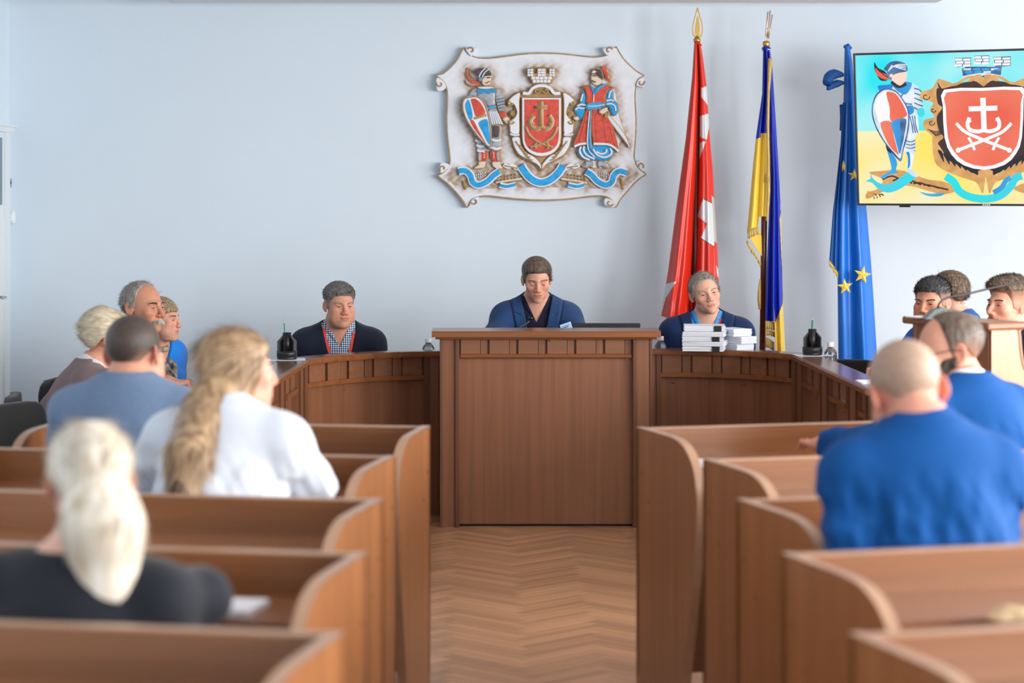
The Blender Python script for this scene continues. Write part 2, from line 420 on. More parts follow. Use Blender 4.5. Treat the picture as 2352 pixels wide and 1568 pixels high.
def wav(P, f, seed=0):
    r = np.random.RandomState(seed); d = 0
    for i in range(4):
        w = r.randn(3).astype(f32); w = w/np.linalg.norm(w)*f*(1+.5*i); d = d+np.sin(P@w+r.rand()*6.3)/(1+.6*i)
    return d/2.2
def surfnet(fn, lo, hi, step):
    lo = np.array(lo, float); hi = np.array(hi, float); B = 8
    n = (np.ceil((hi-lo)/step/B).astype(int))*B+1
    ax = [(lo[i]+np.arange(n[i])*step).astype(f32) for i in range(3)]
    nb = (n-1)//B
    cen = np.stack(np.meshgrid(*[lo[i]+(np.arange(nb[i])+.5)*B*step for i in range(3)], indexing='ij'), -1).reshape(-1,3).astype(f32)
    dc = fn(cen); V = np.empty(tuple(n), f32)
    idx = np.arange(len(cen)).reshape(tuple(nb))
    V[...] = np.pad(np.repeat(np.repeat(np.repeat(dc.reshape(tuple(nb)),B,0),B,1),B,2), ((0,1),)*3, mode='edge')
    rad = B*step*.87*1.35+.004
    act = np.argwhere(np.abs(dc.reshape(tuple(nb))) < rad)
    if len(act) == 0: return np.zeros((0,3)), np.zeros((0,4), int)
    o = np.arange(B+1); off = np.stack(np.meshgrid(o,o,o,indexing='ij'),-1).reshape(-1,3)
    for c0 in range(0, len(act), 400):
        a = act[c0:c0+400]; g = (a[:,None,:]*B+off[None]).reshape(-1,3)
        P = np.stack([ax[i][g[:,i]] for i in range(3)],1); V[g[:,0],g[:,1],g[:,2]] = fn(P)
    s = V < 0
    m = s[:-1,:-1,:-1]
    c = [V[i:n[0]-1+i, j:n[1]-1+j, k:n[2]-1+k] for i in (0,1) for j in (0,1) for k in (0,1)]
    cnt = sum((x < 0).astype(np.int8) for x in c); mix = (cnt > 0) & (cnt < 8)
    cells = np.argwhere(mix); vid = -np.ones(mix.shape, int); vid[mix] = np.arange(len(cells))
    cv = np.stack([x[mix] for x in c], 1); corner = np.array([(i,j,k) for i in (0,1) for j in (0,1) for k in (0,1)], float)
    acc = np.zeros((len(cells),3)); num = np.zeros(len(cells))
    for p in range(8):
        for q in range(p+1, 8):
            if abs(corner[p]-corner[q]).sum() != 1: continue
            va, vb = cv[:,p], cv[:,q]; x = (va < 0) != (vb < 0)
            t = np.where(x, va/np.where(x, va-vb, 1), 0)
            acc += np.where(x[:,None], corner[p]+(corner[q]-corner[p])*t[:,None], 0); num += x
    verts = lo+(cells+acc/np.maximum(num,1)[:,None])*step
    quads = []
    for d in range(3):
        u, w = [(1,2),(2,0),(0,1)][d]
        sl0 = [slice(None)]*3; sl1 = [slice(None)]*3; sl0[d] = slice(0,-1); sl1[d] = slice(1,None)
        a = s[tuple(sl0)]; bb = s[tuple(sl1)]; e = np.argwhere(a != bb)
        ok = (e[:,u] > 0) & (e[:,w] > 0) & (e[:,u] < n[u]-1) & (e[:,w] < n[w]-1); e = e[ok]
        if not len(e): continue
        flip = a[e[:,0],e[:,1],e[:,2]]
        def cell(du, dw):
            g = e.copy(); g[:,u] -= du; g[:,w] -= dw; return vid[g[:,0],g[:,1],g[:,2]]
        q = np.stack([cell(1,1), cell(0,1), cell(0,0), cell(1,0)], 1)
        q[~flip] = q[~flip][:, ::-1]; quads.append(q)
    return verts, (np.concatenate(quads) if quads else np.zeros((0,4),int))
def rotm(yaw=0, pitch=0, roll=0):
    """head turn: pitch + looks down, roll + tips the crown to the camera's left when facing it"""
    return np.array((Matrix.Rotation(yaw,3,'Z') @ Matrix.Rotation(roll,3,'Y') @ Matrix.Rotation(pitch,3,'X')), dtype=f32)
EYE = (.0320, -.0725, .003)
def head_sdf(q, h):
    g = h.get; qa = q.copy(); qa[:,0] = np.abs(qa[:,0]); jw = g('jaw', 1.); fem = g('female', 0); age = g('age', .5)
    d = el(q, (0,.018,.036), (.0755,.096,.081))
    d = su(d, el(q, (0,-.022,-.018), (.066*g('face',1.),.070,.086)), .03)
    d = su(d, el(q, (0,-.028,-.066), (.056*jw,.056,.045)), .025)
    d = su(d, el(q, (0,-.077,-.097), (.024*jw,.021,.019)), .022)
    d = su(d, el(qa, (.044,-.064,-.018), (.023,.020,.022)), .022)
    if g('fat',0): d = su(d, el(q, (0,-.03,-.103), (.05*jw,.052,.032*g('fat'))), .03); d = su(d, el(qa, (.045,-.045,-.06), (.03,.032,.035)), .025)
    d = su(d, rc(qa, (0,-.087,.025), (.042,-.073,.022), .0085 if fem else .0105, .008), .013)
    d = ss(d, el(qa, (.0325,-.101,.005), (.0215,.018,.0125)), .012)
    nl = g('nose', 1.)
    d = su(d, rc(q, (0,-.088,.014), (0,-.088-.0235*nl,-.028), .0072, .0105*g('nosew',1.)), .011)  # one wood in two tones: window light painted into the paler side
    d = su(d, el(qa, (.0125*g('nosew',1.),-.101,-.033), (.0085,.012,.0085)), .007)
    d = ss(d, el(qa, (.0065,-.106,-.0435), (.003,.004,.002)), .003)
    d = su(d, el(q, (0,-.076,-.062), (.033,.024,.026)), .02)
    d = su(d, el(q, (0,-.0965,-.0575), (.0215,.0075,.0045)), .005)
    d = su(d, el(q, (0,-.0955,-.0685), (.0185,.008,.0055)), .005)
    fr = g('frown', .0)
    d = ss(d, rc(qa, (0,-.1065,-.0630), (.026,-.093,-.0635-.006*fr), .0022, .0012), .003)
    if age > .2:
        d = ss(d, rc(qa, (.018,-.103,-.037), (.033,-.088,-.066), .0022*age, .0018*age), .008)
        d = ss(d, rc(qa, (.006,-.1,.027), (.005,-.098,.04), .0014*age, .0008), .005)
        d = ss(d, rc(qa, (.020,-.092,-.012), (.043,-.078,-.011), .0014*age, .001), .006)
    e = np.array(EYE, f32); qe = qa-e; db = np.sqrt((qe**2).sum(1))-.0150; op = g('eye', .72); dn = g('down', 0.)
    up = np.maximum(db, -(qe[:,2]-(.0047*op-.001-dn)+.16*np.abs(qe[:,0]))); lo_ = np.maximum(db, qe[:,2]+.0042*op+dn-.12*np.abs(qe[:,0]))
    d = su(d, np.minimum(up, lo_), .0055)
    d = ss(d, rc(qa, (.019,-.0895,.0115), (.046,-.0765,.0095), .0014, .0010), .003)
    Re = np.array(Matrix.Rotation(math.radians(-12),3,'X') @ Matrix.Rotation(math.radians(-26),3,'Z'), dtype=f32)
    es = g('ear', 1.)
    d = su(d, el(qa, (.0815,.020,-.003), (.0064,.0185*es,.0300*es), Re), .007)
    d = ss(d, el(qa, (.0880,.016,-.003), (.0052,.0105*es,.019*es), Re), .004)
    d = su(d, el(qa, (.0785,.010,-.029), (.005,.008,.008)), .006)
    return d
def skull_sdf(q):
    return su(el(q, (0,.018,.036), (.0755,.096,.081)), el(q, (0,-.022,-.018), (.066,.070,.086)), .03)
def hairline(q, kind):
    y = q[:,1]; x = np.abs(q[:,0])
    T = {'short': ([-.12,-.075,-.052,-.040,-.028,.000,.012,.045,.075,.12],[.068,.066,.058,.030,-.012,-.022,.012,.000,-.055,-.072]),
         'high':  ([-.12,-.06,-.04,-.030,-.020,.000,.012,.045,.075,.12],[.090,.084,.066,.020,-.012,-.022,.012,.000,-.055,-.072]),
         'bald':  ([-.12,-.018,-.013,-.007,.000,.012,.045,.075,.12],[.150,.106,.060,.000,-.018,.012,.000,-.055,-.072]),
         'fringe':([-.12,-.08,-.052,-.040,-.028,.000,.012,.045,.075,.12],[.046,.046,.040,.022,-.014,-.025,.010,-.010,-.060,-.075]),
         'bob':   ([-.12,-.08,-.060,-.045,-.02,.12],[.060,.056,.030,-.02,-.06,-.09])}[kind]
    z = np.interp(y, T[0], T[1]).astype(f32)
    if kind in ('short','high'): z = z+.010*smooth01((x-.035)/.03)*(y < -.06)
    return q[:,2]-z
def add_attr(me, name, cols):
    a = me.attributes.new(name, 'FLOAT_COLOR', 'POINT'); c = np.ones((len(cols),4), f32); c[:,:3] = cols; a.data.foreach_set('color', c.ravel())
def strands(pts, nrm, comb, length, width, seed=1, curl=.3, segs=2, lift=.35):
    """thin tapered hair blades; returns verts, faces"""
    r = np.random.RandomState(seed); n = len(pts); L = length*(.6+.8*r.rand(n))[:,None]
    d0 = nrm*lift+comb+r.randn(n,3)*curl*.35; d0 /= np.linalg.norm(d0,axis=1)[:,None]+1e-9
    side = np.cross(d0, nrm); side /= np.linalg.norm(side,axis=1)[:,None]+1e-9
    V = []; w = width
    for s in range(segs+1):
        t = s/segs; c = pts+d0*L*t-nrm*(L*t*t*.35*lift)
        if s < segs: V += [c-side*w*(1-t*.6), c+side*w*(1-t*.6)]
        else: V += [c]
    m = len(V); v = np.stack(V,1).reshape(-1,3); f = []
    base = np.arange(n)*m
    out = []
    for s in range(segs-1): out.append(np.stack([base+2*s, base+2*s+1, base+2*s+3, base+2*s+2],1).tolist())
    out.append(np.stack([base+2*(segs-1), base+2*(segs-1)+1, base+2*segs],1).tolist())
    for o in out: f += o
    return v, f
def vnormals(v, q):
    a = v[q[:,0]]; n = np.cross(v[q[:,2]]-a, v[q[:,3]]-v[q[:,1]]); N = np.zeros_like(v)
    for k in range(4): np.add.at(N, q[:,k], n)
    return N/(np.linalg.norm(N,axis=1)[:,None]+1e-12)
EYEW = mat('eye white', (186, 178, 174), .15); IRIS = mat('grey blue iris', (92, 108, 118), .1); IRISB = mat('brown iris', (70, 48, 34), .1); LASH = mat('dark lashes', (46,34,30), .7); PUP = mat('pupil', (8,8,9), .08)
SKIN = mat('skin', (205,150,125), .5, attr='tint', var=.07, scale=(160,160,160), sss=.12, spec=.35, bump=.05, bscale=(420,420,420))
def hairmat(name, c, c2, rough=.45, sc=(90,90,14), bump=.2):
    m = mat(name, c, rough, col2=c2, scale=sc, detail=6, bump=bump, bscale=tuple(k*1.6 for k in sc), spec=.35)
    N, L = m.node_tree.nodes, m.node_tree.links; B = N['Principled BSDF']; src = B.inputs['Base Color'].links[0].from_socket
    at = N.new('ShaderNodeAttribute'); at.attribute_name = 'fade'; mx = N.new('ShaderNodeMix'); mx.data_type = 'RGBA'
    L.new(at.outputs['Fac'], mx.inputs[0]); L.new(src, mx.inputs[6]); mx.inputs[7].default_value = lin((186,138,116)); L.new(mx.outputs[2], B.inputs['Base Color'])
    return m
def cloth(name, c, var=.1, rough=.8, sc=220, sheen=.12, bump=.12, c2=None):
    return mat(name, c, rough, var=var, col2=c2, scale=(sc,sc,sc), bump=bump, bscale=(sc*2.2,)*3, sheen=sheen, spec=.25)
def fall(q):
    t = np.clip((q[:,2]-.0)/.09,0,1); s = np.sign(q[:,0]); return np.stack([s*t*.5, .15+1.2*t, -1+.8*t],1)
class Person:
    def __init__(s, label, px, py, Y, body=0, head=0, pitch=0, roll=0, hs=1., lean=.1, side=0., sw=.165, bulk=1., cat='person', tz=.74, fine=.0035, coarse=.008,
                 skin=(205,150,125), hp=None, arms=None, drop=.045, neck=.052, legs=True, nl=.145, reach=.20):
        s.hp = hp or {}; s.hs = hs; s.bulk = bulk; s.fine = fine; s.coarse = coarse; s.skin = skin
        hw = W(px, py, Y); s.by = math.radians(body)
        s.root = empty('person', (0,0,0), s.by, label, cat)
        off = Matrix.Rotation(s.by,3,'Z') @ Vector((side, -lean, 0))
        s.root.location = (hw.x-off.x, hw.y-off.y, 0)
        s.H = A3(side, -lean, hw.z)                        # head centre in body space
        s.R = rotm(math.radians(head-body), math.radians(pitch), math.radians(roll))
        base = s.H+s.R@(A3(0,.035,-.07)*hs)
        s.N = A3(side*.75, -lean*.82+.035, hw.z-nl*hs-.015); s.nb = base
        s.S = [s.N+A3(k*sw, .012, -drop) for k in (-1,1)]
        s.C = A3(s.N[0]*.8, s.N[1]*.75+.02, s.N[2]-.20); s.Pv = A3(0,.02,.55)
        s.nr = neck; s.sw = sw; s.legs = legs
        s.E = []; s.Wr = []
        arms = arms or 'desk'
        for i, k in enumerate((-1,1)):
            S = s.S[i]
            if arms == 'desk': E = S+A3(k*.055,-.10,-.235); E[2] = max(E[2], tz+.068); Wp = A3(k*.10, E[1]-reach, tz+.05)
            elif arms == 'lap': E = S+A3(k*.04,.03,-.27); Wp = A3(k*.08, E[1]-min(.2,reach), .62)
            else: E, Wp = S+A3(*arms[i][0]), S+A3(*arms[i][1])
            if isinstance(arms, list): E[2] = max(E[2], tz+.068); Wp[2] = max(Wp[2], tz+.05)
            s.E.append(E); s.Wr.append(Wp)
        s.parts = {}
    def loc(s, P): return ((P-s.H)@s.R)/s.hs
    def torso(s, P, g=0., arm=True, b=None):
        b = b or s.bulk; mid = (s.C+s.Pv)*.5
        d = el(P, s.C, (.168*b+g, .112*b+g, .20+g))
        d = su(d, el(P, mid, (.152*b+g, .122*b+g, .22+g)), .06)
        d = su(d, el(P, s.Pv, (.172*b+g, .14*b+g, .14+g)), .06)
        d = su(d, rc(P, s.S[0]*.9+s.N*.1, s.S[1]*.9+s.N*.1, .052+g, .052+g), .05)
        for S in s.S: d = su(d, rc(P, s.N+A3(0,.012,.035), S+A3(0,0,.0), .042+g*.6, .05+g), .055)
        d = su(d, el(P, s.N+A3(0,.045,-.10), (.13*b+g,.075+g,.13+g)), .05)
        if arm: d = su(d, s.armsd(P, g), .035)
        return d
    def armsd(s, P, g=0.):
        d = None
        for S, E, w in zip(s.S, s.E, s.Wr):
            a = np.minimum(1e9, rc(P, S, E, .054+g, .043+g)); a = su(a, rc(P, E, w, .043+g, .030+g), .03)
            d = a if d is None else np.minimum(d, a)
        return d
    def necksd(s, P, g=0.):
        return rc(P, s.nb, s.N+A3(0,.01,-.03), s.nr*.98+g, s.nr*1.12+g)
    def skinsd(s, P):
        d = head_sdf(s.loc(P), s.hp)*s.hs
        d = su(d, s.necksd(P), .022)
        return d
    def full(s, P):
        d = s.skinsd(P); k = P[:,2] < s.N[2]+.09
        if k.any(): d[k] = su(d[k], s.torso(P[k], -.004, arm=False), .04)
        return d
    def hand(s, i):
        k = (-1,1)[i]; w = s.Wr[i]; d = w-s.E[i]; d = d/np.linalg.norm(d); d = A3(d[0]-k*.25, d[1], min(d[2],0)*.3); d /= np.linalg.norm(d)
        up = A3(0,0,1); sd = np.cross(d, up); sd /= np.linalg.norm(sd); up = np.cross(sd, d)
        T = lambda a,b_,c: w+d*a+sd*b_+up*c
        R = np.stack([d, sd, up],1)
        thumb = -k if (np.dot(sd, A3(-k,0,0)) > 0) == (k < 0) else k
        th = 1 if np.dot(sd, A3(-k,0,0)) > 0 else -1
        def fn(P):
            q = el(P, T(.052,0,0), (.050,.040,.016), R); q = su(q, rc(P, w, T(.03,0,0), .028, .026), .02)
            for j, (o, L) in enumerate(((.030,.066),(.010,.074),(-.011,.070),(-.030,.054))):
                a = T(.088-.004*abs(j-1), o*th, 0); b_ = T(.088+L*.5, o*th*1.12, .004); c = T(.088+L*.88, o*th*1.12, -.012-.003*j)
                q = su(q, np.minimum(rc(P, a, b_, .0095,.0085), rc(P, b_, c, .0085,.0070)), .006)
            a = T(.022, .030*th, -.002); b_ = T(.062, .056*th, -.004); c = T(.088, .058*th, -.008)
            return su(q, np.minimum(rc(P, a, b_, .0125,.0100), rc(P, b_, c, .0100,.0078)), .010)
        return fn, T(.075,0,0)
    def legsd(s, P, g=0):
        d = None
        for k in (-1,1):
            h = A3(k*.09,.0,.53); kn = A3(k*.11,-.30,.50); an = A3(k*.11,-.25,.09)
            a = su(rc(P,h,kn,.078+g,.058+g), rc(P,kn,an,.055+g,.042+g), .03); d = a if d is None else np.minimum(d,a)
        return d
    def build(s):
        lo, hi = s.H-.16, s.H+.16; lo[2] = s.N[2]-.13
        lo = np.minimum(lo, s.N-A3(.10,.10,.13)); 
        def cutskin(P): return np.maximum(s.full(P), (s.N[2]-.115)-P[:,2])
        v, q = surfnet(cutskin, lo, hi, s.fine)
        # tint from anatomy, plus shade painted into the mouth and under-eye creases
        p = s.loc(v.astype(f32)); pa = p.copy(); pa[:,0] = np.abs(pa[:,0]); sk = np.array(lin(s.skin)[:3]); n = len(v)
        col = np.tile(sk, (n,1)).astype(f32)
        def mixc(m, c): 
            m = np.clip(m,0,1)[:,None]; col[:] = col*(1-m)+np.array(c)*m
        red = sk*np.array([1.02,.68,.62]); lips = sk*np.array([.86,.52,.52])
        mixc(.26*smooth01(1-el(pa,(.045,-.075,-.03),(.03,.03,.028))/.02), red)
        mixc(.4*smooth01(1-el(p,(0,-.112,-.03),(.016,.02,.016))/.012), red)
        mixc(.5*smooth01((pa[:,0]-.074)/.008)*(np.abs(p[:,1]-.015)<.04), red)
        mixc(.8*smooth01(1-el(p,(0,-.100,-.0628),(.024,.02,.010))/.005), lips)
        mixc(.35*smooth01(1-el(pa,(.032,-.088,.006),(.019,.02,.011))/.006), sk*np.array([.80,.58,.54]))
        mixc(.75*(np.abs(p[:,2]+.0632+(.25*s.hp.get('frown',0)*.24*pa[:,0]))<.0016)*(pa[:,0]<.025)*(p[:,1]<-.08), sk*np.array([.40,.22,.20]))  # groove between the lips darkened as painted shade
        st = s.hp.get('stubble',0)
        if st:
            m = st*smooth01((-.035-p[:,2])/.03)*smooth01((.02-p[:,1])/.03)*(pa[:,0] < .08)*smooth01((p[:,2]+.135)/.02); mixc(m*(1-.8*smooth01(1-el(p,(0,-.100,-.0628),(.026,.02,.010))/.006)), s.hp.get('stubc', (.12,.09,.08)))
        if s.hp.get('crease_shade'):
            m = .22*s.hp['crease_shade']*smooth01(1-el(pa,(.034,-.085,-.010),(.016,.02,.004))/.004); mixc(m, sk*np.array([.55,.40,.36]))  # painted crease shade, a darker band below each eye
        V = [v]; Q = [q]; nv = len(v); cols = [col]
        def addm(v2, q2, c=None):
            nonlocal nv
            if not len(v2): return
            V.append(v2); Q.append(q2+nv); nv += len(v2); cols.append(np.tile(sk if c is None else c, (len(v2),1)))
        v2, q2 = surfnet(lambda P: np.maximum(su(s.torso(P,-.004), s.legsd(P), .04), P[:,2]-(s.N[2]-.10)), (-.42,-.65,.04), (.42,.32,s.N[2]+.02), .02); addm(v2, q2)
        for i in (0,1):
            fn, c = s.hand(i); v2, q2 = surfnet(fn, c-.12, c+.12, .0045); addm(v2, q2, sk*np.array([1,.9,.87]))
        o = mesh('body', np.concatenate(V), np.concatenate(Q), SKIN, s.root, True)
        add_attr(o.data, 'tint', np.concatenate(cols)); s.body = o
        for k in (-1,1):
            c = s.H+s.R@(A3(EYE[0]*k, EYE[1], EYE[2])*s.hs); gz = s.hp.get('gaze',(0,0))
            M = Matrix.Translation(Vector(c)) @ Matrix(s.R.tolist()).to_4x4() @ Matrix.Rotation(math.radians(gz[0]),4,'Z') @ Matrix.Rotation(math.radians(gz[1]),4,'X')
            e = MB(); pr = [(max(1e-4,.0126*math.sin(a)), -.0126*math.cos(a)) for a in [math.pi*j/14 for j in range(15)]]; r = .0138*s.hs
            vs = []; fs = []; mi = []
            for j in range(19):
                a = math.pi*j/18
                for t in range(16):
                    b_ = 2*math.pi*t/16; vs.append(tuple(M @ Vector((r*math.sin(a)*math.cos(b_), -r*math.cos(a), r*math.sin(a)*math.sin(b_)))))
            for j in range(18):
                for t in range(16): fs.append([j*16+t, (j+1)*16+t, (j+1)*16+(t+1)%16, j*16+(t+1)%16]); mi.append(2 if j < 1 else (1 if j < 3 else 0))
            x = mesh('eye', vs, fs, [EYEW, s.hp.get('iris', IRIS), PUP], s.root, True); x.data.polygons.foreach_set('material_index', mi[:len(x.data.polygons)])
            op = s.hp.get('eye', .72); dn = s.hp.get('down', 0.); pts = []
            for dx in np.linspace(-.0128,.0128,11):
                zz = .0047*op-.001-dn-.16*abs(dx); yy = -math.sqrt(max(1e-8, .0154**2-dx*dx-zz*zz)); pts.append(tuple(s.towld((k*EYE[0]+dx, EYE[1]+yy, EYE[2]+zz))))
            MB().tube(pts, [.0005]+[.0014]*9+[.0005], 5).build('eyelash', LASH, s.root)
        return s
    def surf(s, fn, x, z, y0=None, ystep=.0015, reach=.4):
        """front surface point in body space along +y"""
        y = (s.N[1]-.25 if y0 is None else y0)+np.arange(0, reach, ystep, dtype=f32); P = np.stack([np.full_like(y,x), y, np.full_like(y,z)],1)
        d = fn(P); i = np.argmax(d < 0); return float(y[i])
    def hsurf(s, x, z):
        y = -.14+np.arange(0,.12,.0008,dtype=f32); P = np.stack([np.full_like(y,x), y, np.full_like(y,z)],1); d = head_sdf(P, s.hp); i = np.argmax(d < 0); return float(y[i])
    def hsurfs(s, xs, zs):
        y = -.14+np.arange(0,.11,.001,dtype=f32); n = len(xs); P = np.empty((n,len(y),3), f32)
        P[:,:,0] = np.array(xs)[:,None]; P[:,:,1] = y; P[:,:,2] = np.array(zs)[:,None]
        d = head_sdf(P.reshape(-1,3), s.hp).reshape(n,-1); return y[np.argmax(d < 0, 1)]
    def towld(s, p): return s.H+s.R@(np.asarray(p,f32)*s.hs)
    def brows(s, m, thick=.0042, arch=.004, z=.0225, tilt=0., n=240):
        rr = np.random.RandomState(3)
        for k in (-1,1):
            pts = []; cb = []
            for i in range(n):
                t = rr.rand(); x = (.012+.036*t); zz = z+arch*math.sin(t*2.4)-tilt*.004*(1-t)+(rr.rand()-.5)*thick*(1-.5*t)
                pts.append([k*x, 0, zz]); cb.append((k*.8,.35,.35-.5*t))
            ys = s.hsurfs([p[0] for p in pts], [p[2] for p in pts])
            for p, yy in zip(pts, ys): p[1] = yy+.0004
            v, f = strands(np.array(pts), np.tile((0,-1,.1),(n,1)), np.array(cb), .009, .0011, 5+k, .3)
            v = s.H+(v.astype(f32)*s.hs)@s.R.T; mesh('eyebrow', v, f, m, s.root)
        return s
    def moustache(s, m, n=420, drop=.01, L=.014):
        rr = np.random.RandomState(4); pts = []; cb = []
        for i in range(n):
            x = (rr.rand()*2-1)*.036; zz = -.047-.012*rr.rand()-drop*abs(x)/.036; pts.append([x, 0, zz]); cb.append((x*16,-.25,-.85))
        for p, yy in zip(pts, s.hsurfs([p[0] for p in pts], [p[2] for p in pts])): p[1] = yy-.001
        v, f = strands(np.array(pts), np.tile((0,-1,0),(n,1)), np.array(cb), L, .0011, 9, .35, lift=.6)
        mesh('moustache', s.H+(v.astype(f32)*s.hs)@s.R.T, f, m, s.root); return s
    def hair(s, m, kind='short', top=.016, sidet=.006, step=None, strand=1500, slen=.014, swid=.0011, comb=(0,-.9,.1), lift=.35, puff=None, extra=None, name='hair', curl=.4, jag=.004, fade=0., fz=.05, fr=.07):
        def fn(P):
            q = s.loc(P); d = skull_sdf(q); hl = hairline(q, kind)
            z = q[:,2]; t = sidet+(top-sidet)*smooth01((z-.02)/.07)
            if puff: t = t+puff(q)
            t = t*smooth01((hl+.004)/.02)+.0008
            x = np.maximum(d-t, -(hl+jag*wav(q, 160, 8))*.7)
            if extra is not None: x = extra(q, x)
            return x*s.hs
        r = .19 if extra is None else .33
        lo = s.H-r; hi = s.H+r
        if extra is not None: lo[2] -= .35
        v, q = surfnet(fn, lo, hi, step or s.fine*1.15)
        o = mesh(name, v, q, m, s.root, True)
        if fade:
            pz = s.loc(v.astype(f32)); fv = fade*smooth01((fz-pz[:,2])/fr)*smooth01((.095-pz[:,1])/.02); at = o.data.attributes.new('fade','FLOAT','POINT'); at.data.foreach_set('value', fv.astype(f32))
        if strand:
            N = vnormals(v, q); rr = np.random.RandomState(11)
            p = s.loc(v.astype(f32)); okk = np.argwhere(((hairline(p, kind) > .003) & (skull_sdf(p) > .001) & ((p[:,2] > fz-.02) if fade else True)) if extra is None else (skull_sdf(p) > .002))[:,0]
            if len(okk):
                ix = rr.choice(okk, strand); cm = np.array(comb, float) if not callable(comb) else comb(p[ix]).astype(float)
                cm = (cm@s.R.T.astype(float)) if cm.ndim == 2 else np.tile(s.R.astype(float)@cm, (strand,1))
                nn = N[ix]; cm = cm-nn*(cm*nn).sum(1)[:,None]*.97
                sv, sf = strands(v[ix]-nn*.002, nn, cm, slen*s.hs, swid, 21, curl, lift=lift)
                mesh('hair_strand', sv, sf, m, o); 
        return o
    def beard(s, m, t=.006, strand=900):
        def fn(P):
            q = s.loc(P); d = head_sdf(q, s.hp); y = q[:,1]
            msk = np.minimum(-.010-q[:,2]-.9*np.maximum(0,-.030-y), .008-y); lips = el(q,(0,-.100,-.064),(.020,.03,.009))
            msk = np.minimum(msk, lips); return np.maximum(d-t*smooth01(msk/.015), -msk)*s.hs
        v, q = surfnet(fn, s.H-.17, s.H+.15, s.fine*1.2); o = mesh('beard', v, q, m, s.root, True)
        N = vnormals(v,q); rr = np.random.RandomState(2); ix = rr.choice(len(v), strand); cm = np.tile(s.R.astype(float)@np.array((0,-.3,-.9)), (strand,1))
        sv, sf = strands(v[ix], N[ix], cm, .012, .0009, 31, .4); mesh('beard_strand', sv, sf, m, o); return o
    # ---- clothes
    def garment(s, name, m, g=.012, vz=None, vw=.07, collar=.03, cr=.074, folds=.0035, lapel=0., long=True, step=None, hem=.50, extra=None, seed=1, sleeve=True, back=.0, notch=True, lw0=.055):
        N = s.N; top = N[2]+collar
        def fn(P):
            bump = folds*wav(P*A3(1,1,.8), 42, seed)+folds*.5*wav(P, 90, seed+1)
            k = g
            d = s.torso(P, k)+bump*smooth01((N[2]-.02-P[:,2])/.12)
            col = rc(P, N+A3(0,.015,-.05), N+A3(0,.012-back*.2,collar), cr+.012, cr)
            col = np.maximum(col, P[:,2]-(top+.10*(P[:,1]-N[1])+.02*0))
            d = su(d, col, .03)
            if vz is not None:
                vb = N[2]-vz; ang = math.atan2(vw, vz+collar); ax = np.abs(P[:,0]-N[0])
                v = ax*math.cos(ang)-(P[:,2]-vb)*math.sin(ang)
                if lapel:
                    lw = lw0*smooth01((P[:,2]-vb)/.10+.1)
                    mk = smooth01((lw-v)/.006)*(P[:,1] < N[1]-.01)*smooth01((P[:,2]-vb+.02)/.02)
                    if notch: nz = P[:,2]-(N[2]-.055)-.35*(ax-.05); mk = mk*(1-smooth01(1-np.abs(nz)/.006)*smooth01((v-.018)/.006))
                    d = d-lapel*mk+lapel*.8*np.exp(-((v-lw-.004)/.004)**2)*(P[:,1] < N[1]-.01)*smooth01((P[:,2]-vb)/.02)
                d = np.maximum(d, -np.maximum(v, P[:,1]-(N[1]+.005)))
            d = np.maximum(d, hem-P[:,2]); d = np.maximum(d, P[:,2]-(N[2]+collar+.05))
            if not sleeve: pass
            for w, E in zip(s.Wr, s.E):
                dv = (w-E)/np.linalg.norm(w-E); d = np.maximum(d, np.minimum((P-w)@dv+.008, .08-np.sqrt(((P-w)**2).sum(1))*0-.0) if False else np.where(np.sqrt(((P-w)**2).sum(1)) < .09, (P-w)@dv+.006, -1))
            if extra is not None: d = extra(P, d)
            return d
        pts = np.array([*s.E, *s.Wr, *s.S, s.C, s.Pv]); lo = pts.min(0)-.12; hi = pts.max(0)+.12
        lo[0] = min(lo[0], -.28); hi[0] = max(hi[0], .28); lo[1] = min(lo[1], s.C[1]-.2); hi[1] = max(hi[1], .25); lo[2] = hem-.02; hi[2] = N[2]+collar+.06
        v, q = surfnet(fn, lo, hi, step or s.coarse); s.parts[name] = fn
        return mesh(name, v, q, m, s.root, True)
    def trousers(s, m):
        v, q = surfnet(lambda P: np.maximum(su(s.legsd(P,.012), el(P, s.Pv, (.185,.15,.12)), .05), np.maximum(.09-P[:,2], P[:,2]-.58)), (-.3,-.5,.06), (.3,.25,.66), .018)
        mesh('trousers', v, q, m, s.root, True)
        for k in (-1,1):
            v, q = surfnet(lambda P: np.maximum(su(el(P,(k*.11,-.30,.045),(.045,.120,.045)), el(P,(k*.11,-.25,.09),(.04,.05,.06)), .03), -P[:,2]), (k*.11-.08,-.46,-.02), (k*.11+.08,-.14,.16), .014)
            mesh('shoe', v, q, BLACK, s.root, True)
    def ribbon(s, name, path, m, fn, w=.0075, off=.003, parent=None):
        """flat band lying on the front of a garment; path in (x,z) body space"""
        P = crom(path, 6); C = []
        for x, z in P: C.append(Vector((x, s.surf(fn, x, z)-off, z)))
        v = []; f = []; n = len(C)
        for i in range(n):
            t = (C[min(i+1,n-1)]-C[max(i-1,0)]).normalized(); sd = t.cross(Vector((0,-1,0))).normalized()
            for a, b_ in ((-w,0),(w,0),(w,-.0015),(-w,-.0015)): v.append(C[i]+sd*a+Vector((0,b_,0)))
        for i in range(n-1):
            for k in range(4): f.append([i*4+k, i*4+(k+1)%4, i*4+4+(k+1)%4, i*4+4+k])
        return mesh(name, v, f, m, parent or s.root), C
